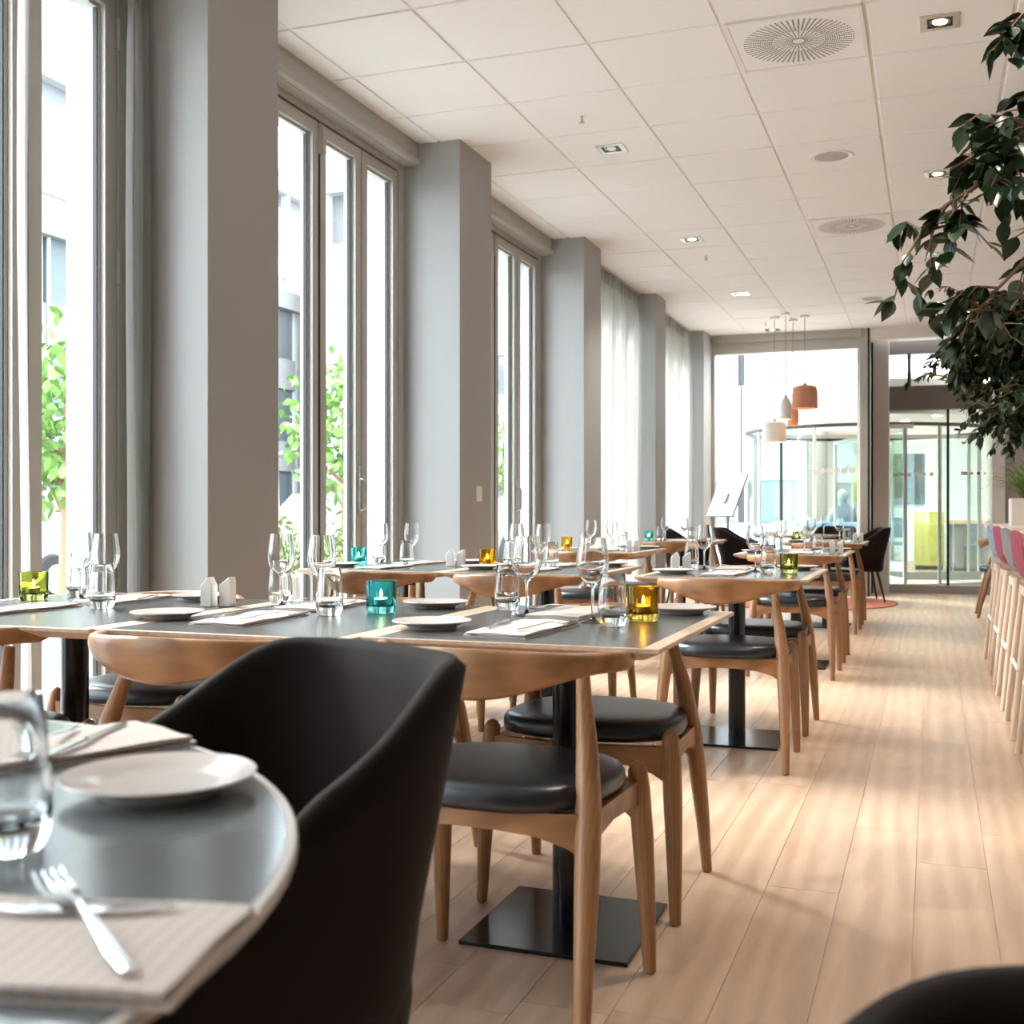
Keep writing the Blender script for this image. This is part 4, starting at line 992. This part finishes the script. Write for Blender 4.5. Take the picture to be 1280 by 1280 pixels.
# seated person seen through the drum glass
def person(loc, rz):
    r = empty('person', loc, rz); tag(r, 'person in grey jacket sitting in the lobby behind glass', 'person')
    def skin(name, verts, edges, rads, m, root=0):
        me = bpy.data.meshes.new(name); me.from_pydata(verts, edges, []); o = put(name, me, r)
        o.modifiers.new('skin', 'SKIN'); me.materials.append(MT[m])
        for v, q in zip(me.skin_vertices[0].data, rads): v.radius = (q, q) if not isinstance(q, tuple) else q
        me.skin_vertices[0].data[root].use_root = True
        s = o.modifiers.new('sub', 'SUBSURF'); s.levels = 2; s.render_levels = 2
        o.modifiers['skin'].use_smooth_shade = True
        return o
    V = [(0, 0, .52), (0, .0, .70), (0, -.01, .90), (0, 0, 1.02), (0, .01, 1.10), (0, .025, 1.17), (0, .03, 1.24),
         (.13, .01, 1.0), (.19, .04, .82), (.15, .22, .68), (.10, .34, .70), (-.13, .01, 1.0), (-.19, .04, .82), (-.15, .22, .68), (-.10, .34, .70),
         (.10, .06, .50), (.12, .42, .50), (.12, .44, .10), (.12, .52, .04), (-.10, .06, .50), (-.12, .42, .50), (-.12, .44, .10), (-.12, .52, .04)]
    E_ = [(0, 1), (1, 2), (2, 3), (3, 4), (4, 5), (5, 6), (3, 7), (7, 8), (8, 9), (9, 10), (3, 11), (11, 12), (12, 13), (13, 14), (0, 15), (15, 16), (16, 17), (17, 18), (0, 19), (19, 20), (20, 21), (21, 22)]
    Rr = [(.15, .12), (.14, .11), (.15, .11), (.10, .08), .05, .075, .085, .07, .052, .04, .035, .07, .052, .04, .035, .09, .065, .045, .04, .09, .065, .045, .04]
    skin('body', V, E_, Rr, 'jacket_grey')
    def sph(name, c, rx, ry, rz_, m, parent=r):
        mb = MB().lathe([(math.sin(PI*i/10)*1.0, -math.cos(PI*i/10)) for i in range(11)], 18, Matrix.Translation(c) @ Matrix.Diagonal((rx, ry, rz_, 1))); return mb.build(name, m, parent, smooth=60)
    h = sph('head', (0, .035, 1.225), .074, .092, .105, 'skin')
    sph('hair', (0, .018, 1.245), .080, .092, .096, 'hair_grey', h)
    sph('nose', (0, .128, 1.215), .012, .016, .018, 'skin', h); sph('ear', (.074, .03, 1.22), .010, .018, .026, 'skin', h); sph('ear', (-.074, .03, 1.22), .010, .018, .026, 'skin', h)
    for sx in (-1, 1):
        hd = sph('hand', (sx*.095, .38, .70), .035, .045, .02, 'skin')
        for k in range(4): MB().tube([(sx*.095-.024+.016*k, .41, .70), (sx*.095-.024+.016*k, .445+.006*(k in (1, 2)), .695), (sx*.095-.024+.016*k, .46, .675)], [.008, .0075, .006], 6).build('finger', 'skin', hd)
        MB().tube([(sx*.065, .37, .70), (sx*.045, .40, .70), (sx*.045, .42, .69)], [.009, .008, .006], 6).build('thumb', 'skin', hd)
person((-1.33, 18.75, 0), .2)
t = empty('blue_bench', (-1.30, 18.72, 0)); tag(t, 'blue upholstered seat under the seated person', 'seat')
MB().box(-.45, .45, -.22, .24, .30, .43).build('cushion', 'blue_seat', t, smooth=0, bevel=.02); MB().box(-.45, .45, -.30, -.22, .30, .82).build('backrest', 'blue_seat', t, smooth=0, bevel=.02); MB().box(-.40, .40, -.25, .2, 0, .30).build('base', 'black_leg', t, smooth=0)
t = empty('yellow_poster_stand', (-1.05, 19.6, 0)); tag(t, 'yellow panel in the lobby above the seated person', 'panel')
MB().box(-.16, .16, -.02, .02, 1.15, 1.62).build('panel', 'yellow', t, smooth=0); MB().tube([(0, 0, 0), (0, 0, 1.15)], .015, 8).build('post', 'steel', t); MB().box(-.14, .14, -.14, .14, 0, .02).build('base', 'steel', t, smooth=0)

# ------------------------------------------------------------------ outside the windows
structure('ground_street', MB().box(-80, -6.6, -60, 120, -.32, -.22), 'asphalt', label='pale street outside the windows')
structure('ground_pavement', MB().box(-6.6, -3.2, -60, 120, -.30, -.06), 'pavement', label='pavement along the window wall').location = (0, 0, 0)
structure('ground_forecourt', MB().box(-3.2, 30, 14.9, 120, -.40, -.14), 'pavement', label='paved forecourt beyond the end glazing')
structure('ground_rear', MB().box(-3.2, 30, -60, -5.2, -.40, -.14), 'pavement', label='paving behind the rear wall')
def planter(y0, y1, label, seed):
    t = empty('street_planter', (-4.5, (y0+y1)/2, -.06)); tag(t, label, 'planter', 'stone street planters')
    h = (y1-y0)/2
    rr = random.Random(seed)
    for r_ in range(3):
        y = -h+(-.25 if r_ % 2 else 0)
        while y < h:
            L_ = .5; a, b = max(-h, y), min(h, y+L_)
            if b-a > .04:
                MB().box(-.28, .28, a+.006, b-.006, r_*.20+.004, (r_+1)*.20-.004).build('stone_block', 'stone', t, smooth=0, bevel=.008, bseg=1)
            y += L_
    MB().box(-.26, .26, -h+.01, h-.01, 0, .59).build('core', 'soil', t, smooth=0)
    for k in range(int((y1-y0)/.45)):
        yy = y0+.25+.45*k
        s = empty('street_shrub', (-4.5, yy, .53)); tag(s, 'leafy shrub in the street planter, %s from its near end' % (['first', 'second', 'third', 'fourth', 'fifth', 'sixth', 'seventh', 'eighth', 'ninth'][k]), 'shrub', 'planter shrubs')
        mb = MB(); lm_ = leaf_mesh('shrub_leaf', .07, 'shrub_leaf', .5)
        for _ in range(170):
            v = Vector((rr.gauss(0, 1), rr.gauss(0, 1), abs(rr.gauss(0, 1)))).normalized()*rr.uniform(.5, 1)
            M = Matrix.Translation((v.x*.24, v.y*.26, v.z*rr.uniform(.34, .46))) @ Euler((rr.uniform(-1, 1), rr.uniform(-1, 1), rr.uniform(0, 6))).to_matrix().to_4x4()
            mb.add([q.co for q in lm_.vertices], [tuple(p.vertices) for p in lm_.polygons], M)
        o = mb.build('foliage', 'shrub_leaf', s, smooth=60); o['kind'] = 'stuff'
        MB().tube([(0, 0, 0), (.02, 0, .25)], .012, 6).build('stem', 'bark', s)
planter(6.6, 9.4, 'stone planter outside the window between the nearest columns', 1)
def street_tree(x, y, h, r_, label, seed, n=900, zc=None):
    rr = random.Random(seed)
    t = empty('street_tree', (x, y, -.22)); tag(t, label, 'tree', 'street trees')
    MB().tube([(0, 0, 0), (.05, 0, h*.35), (0, .05, h*.7), (0, 0, h*.9)], [.10, .08, .05, .02], 8).build('trunk', 'bark', t)
    for k in range(5):
        a = rr.uniform(0, 6); MB().tube([(0, 0, h*(.35+.1*k)), (r_*.5*math.cos(a), r_*.5*math.sin(a), h*(.5+.08*k))], [.035, .012], 6).build('branch', 'bark', t)
    lm_ = leaf_mesh('tree_leaf', .16, 'tree_leaf', .6); mb = MB()
    for _ in range(n):
        v = Vector((rr.gauss(0, 1), rr.gauss(0, 1), rr.gauss(0, 1))).normalized()*rr.uniform(.35, 1)
        M = Matrix.Translation((v.x*r_, v.y*r_, h*.68+v.z*h*.36)) @ Euler((rr.uniform(-1.5, 1.5), rr.uniform(-1.5, 1.5), rr.uniform(0, 6))).to_matrix().to_4x4()
        mb.add([q.co for q in lm_.vertices], [tuple(p.vertices) for p in lm_.polygons], M)
    o = mb.build('foliage', 'tree_leaf', t, smooth=60); o['kind'] = 'stuff'
street_tree(-8.3, 15.3, 3.6, 1.0, 'small bright green street tree between the window leaves', 11)
street_tree(-9.0, 10.2, 3.3, .9, 'bright green street tree seen through the nearest curtained window', 12)
street_tree(-10.5, 28.0, 4.0, 1.3, 'green street tree beyond the far corner of the glazing', 13)
# far buildings with real window openings
def building(name, loc, rz, W, H, D, nx, nz, m, label, sill=.8, band=.62):
    t = empty(name, loc, rz); tag(t, label, 'building')
    fz = H/nz; fx = W/nx
    MB().box(-W/2, W/2, 0, D, 0, H).build('core', 'facade_dark', t, smooth=0)
    wp = MB().box(-fx/2+.10, fx/2-.10, -.22, 0, sill, sill+fz*band).mesh('window', 'far_glass', smooth=0)
    fm = MB(); a, b = -fx/2+.10, fx/2-.10
    for x0, x1, z0, z1 in ((a, a+.08, sill, sill+fz*band), (b-.08, b, sill, sill+fz*band), (-.03, .03, sill, sill+fz*band)): fm.box(x0, x1, -.27, -.22, z0, z1)
    fm = fm.mesh('window_frame', 'facade_white', smooth=0)
    pnl = MB().box(-fx/2+.03, fx/2-.03, -.30, 0, sill+fz*band+.02, sill+fz-.02).mesh('panel', m, smooth=0)
    for j in range(nz):
        for i in range(nx):
            x = -W/2+fx*(i+.5)
            wo = put('window', wp, t, (x, 0, fz*j)); put('window_frame', fm, wo)
            if j < nz-1: put('panel', pnl, t, (x, 0, fz*j))
    MB().box(-W/2, W/2, -.30, 0, 0, sill-.02).build('base_course', m, t, smooth=0)
    MB().box(-W/2-.2, W/2+.2, -.5, D, H-.35, H+.25).build('cornice', m, t, smooth=0)
    for i in range(nx+1):
        if i % 3 == 0: MB().box(-W/2+fx*i-.12, -W/2+fx*i+.12, -.36, 0, 0, H).build('pilaster', m, t, smooth=0)
    return t
building('office_building', (-21, 30, -.22), PI/2, 48, 8.4, 6, 20, 3, 'facade', 'grey office building across the street seen through the windows')
b = building('pale_building', (-30, 52, -.22), PI/2, 60, 17, 10, 20, 5, 'facade_white', 'taller pale building rising behind the grey office', band=.45)
for k in range(6): MB().loft([[(-20+8*k, -.2, 17.2), (-17.6+8*k, -.2, 17.2), (-17.9+8*k, 1.4, 19.0), (-19.7+8*k, 1.4, 19.0)], [(-20+8*k, 3, 17.2), (-17.6+8*k, 3, 17.2), (-17.9+8*k, 3, 19.0), (-19.7+8*k, 3, 19.0)]]).build('dormer', 'facade_dark', b, smooth=0)
building('white_building', (-8.0, 34.0, -.14), 0, 22, 12, 8, 8, 3, 'facade_white', 'white building beyond the end glazing', band=.30)
def make_car(key, m):
    r = empty('parked_car')
    # body cross-sections along its length (Y): (y, half width, z bottom, z belt, z roof, half roof width)
    S = [(-2.10, .70, .35, .62, .64, .60), (-2.0, .82, .25, .72, .76, .70), (-1.2, .86, .22, .86, .90, .74), (-.75, .87, .22, .92, 1.02, .70), (-.1, .87, .22, .95, 1.50, .60), (.9, .87, .22, .97, 1.55, .60), (1.6, .86, .22, .98, 1.45, .60), (1.95, .84, .25, .98, 1.08, .68), (2.08, .76, .38, .80, .84, .66)]
    MB().loft([[(-w_, y, zb), (-w_*1.02, y, (zb+zt)/2), (-w_, y, zt), (-rw, y, zr), (rw, y, zr), (w_, y, zt), (w_*1.02, y, (zb+zt)/2), (w_, y, zb)] for y, w_, zb, zt, zr, rw in S]).build('body', m, r, smooth=35)
    for sx in (-1, 1):
        for y0, y1 in ((-.45, .30), (.36, 1.0), (1.06, 1.55)):
            zt = lambda y: 1.46 if y > -.1 else 1.46-(-.1-y)*1.0
            MB().add([(sx*.875, y0, .99), (sx*.875, y1, 1.0), (sx*.64, y1-.02, zt(y1)), (sx*.64, y0+.04, zt(y0))], [(0, 1, 2, 3)]).add([(sx*.86, y0, .99), (sx*.86, y1, 1.0), (sx*.62, y1-.02, zt(y1)), (sx*.62, y0+.04, zt(y0))], [(3, 2, 1, 0)]).build('side_window', 'far_glass', r, smooth=0)
        for y in (-1.35, 1.3):
            wh = MB().lathe([(0, -.10), (.20, -.10), (.30, -.09), (.33, -.06), (.33, .06), (.30, .09), (.20, .10), (0, .10)], 24, Matrix.Translation((sx*.80, y, .33)) @ Matrix.Rotation(PI/2, 4, 'Y')).build('wheel', 'tyre', r, smooth=30)
            MB().lathe([(0, .0), (.19, .0), (.19, .01), (0, .02)], 20, Matrix.Translation((sx*.905, y, .33)) @ Matrix.Rotation(sx*PI/2, 4, 'Y')).build('hubcap', 'steel', wh, smooth=30)
    MB().add([(-.68, -.72, 1.03), (.68, -.72, 1.03), (.58, -.12, 1.49), (-.58, -.12, 1.49)], [(0, 1, 2, 3)]).add([(-.68, -.70, 1.01), (.68, -.70, 1.01), (.58, -.10, 1.47), (-.58, -.10, 1.47)], [(3, 2, 1, 0)]).build('windscreen', 'far_glass', r, smooth=0)
    MB().box(-.75, -.50, -2.12, -2.05, .60, .70).box(.50, .75, -2.12, -2.05, .60, .70).build('headlight', 'white_plastic', r, smooth=0)
    PROTO[key] = r
make_car('car_black', 'car_black'); make_car('car_silver', 'car_silver')
spawn('car_black', (-9.8, 17.4, -.22), 0, 'dark parked car outside, right of the window mullion', 'car', 'parked cars')
spawn('car_silver', (-11.6, 13.3, -.22), 0, 'silver parked car outside the nearest clear window', 'car', 'parked cars')
spawn('car_silver', (-9.7, 25.0, -.22), 0, 'silver parked car farther along the street', 'car', 'parked cars')
t = empty('flag_pole', (-7.2, 11.6, -.22)); tag(t, 'slanting white pole outside the window', 'pole')
MB().tube([(0, 0, 0), (-.25, .3, 4.6)], [.07, .05], 12).build('shaft', 'white_plastic', t); MB().lathe([(0, 0), (.16, 0), (.14, .06), (0, .07)], 20).build('foot', 'steel', t)

for k in [k for k in PROTO if k not in USED]:
    def kill(o):
        for ch in list(o.children): kill(ch)
        bpy.data.objects.remove(o)
    kill(PROTO[k])
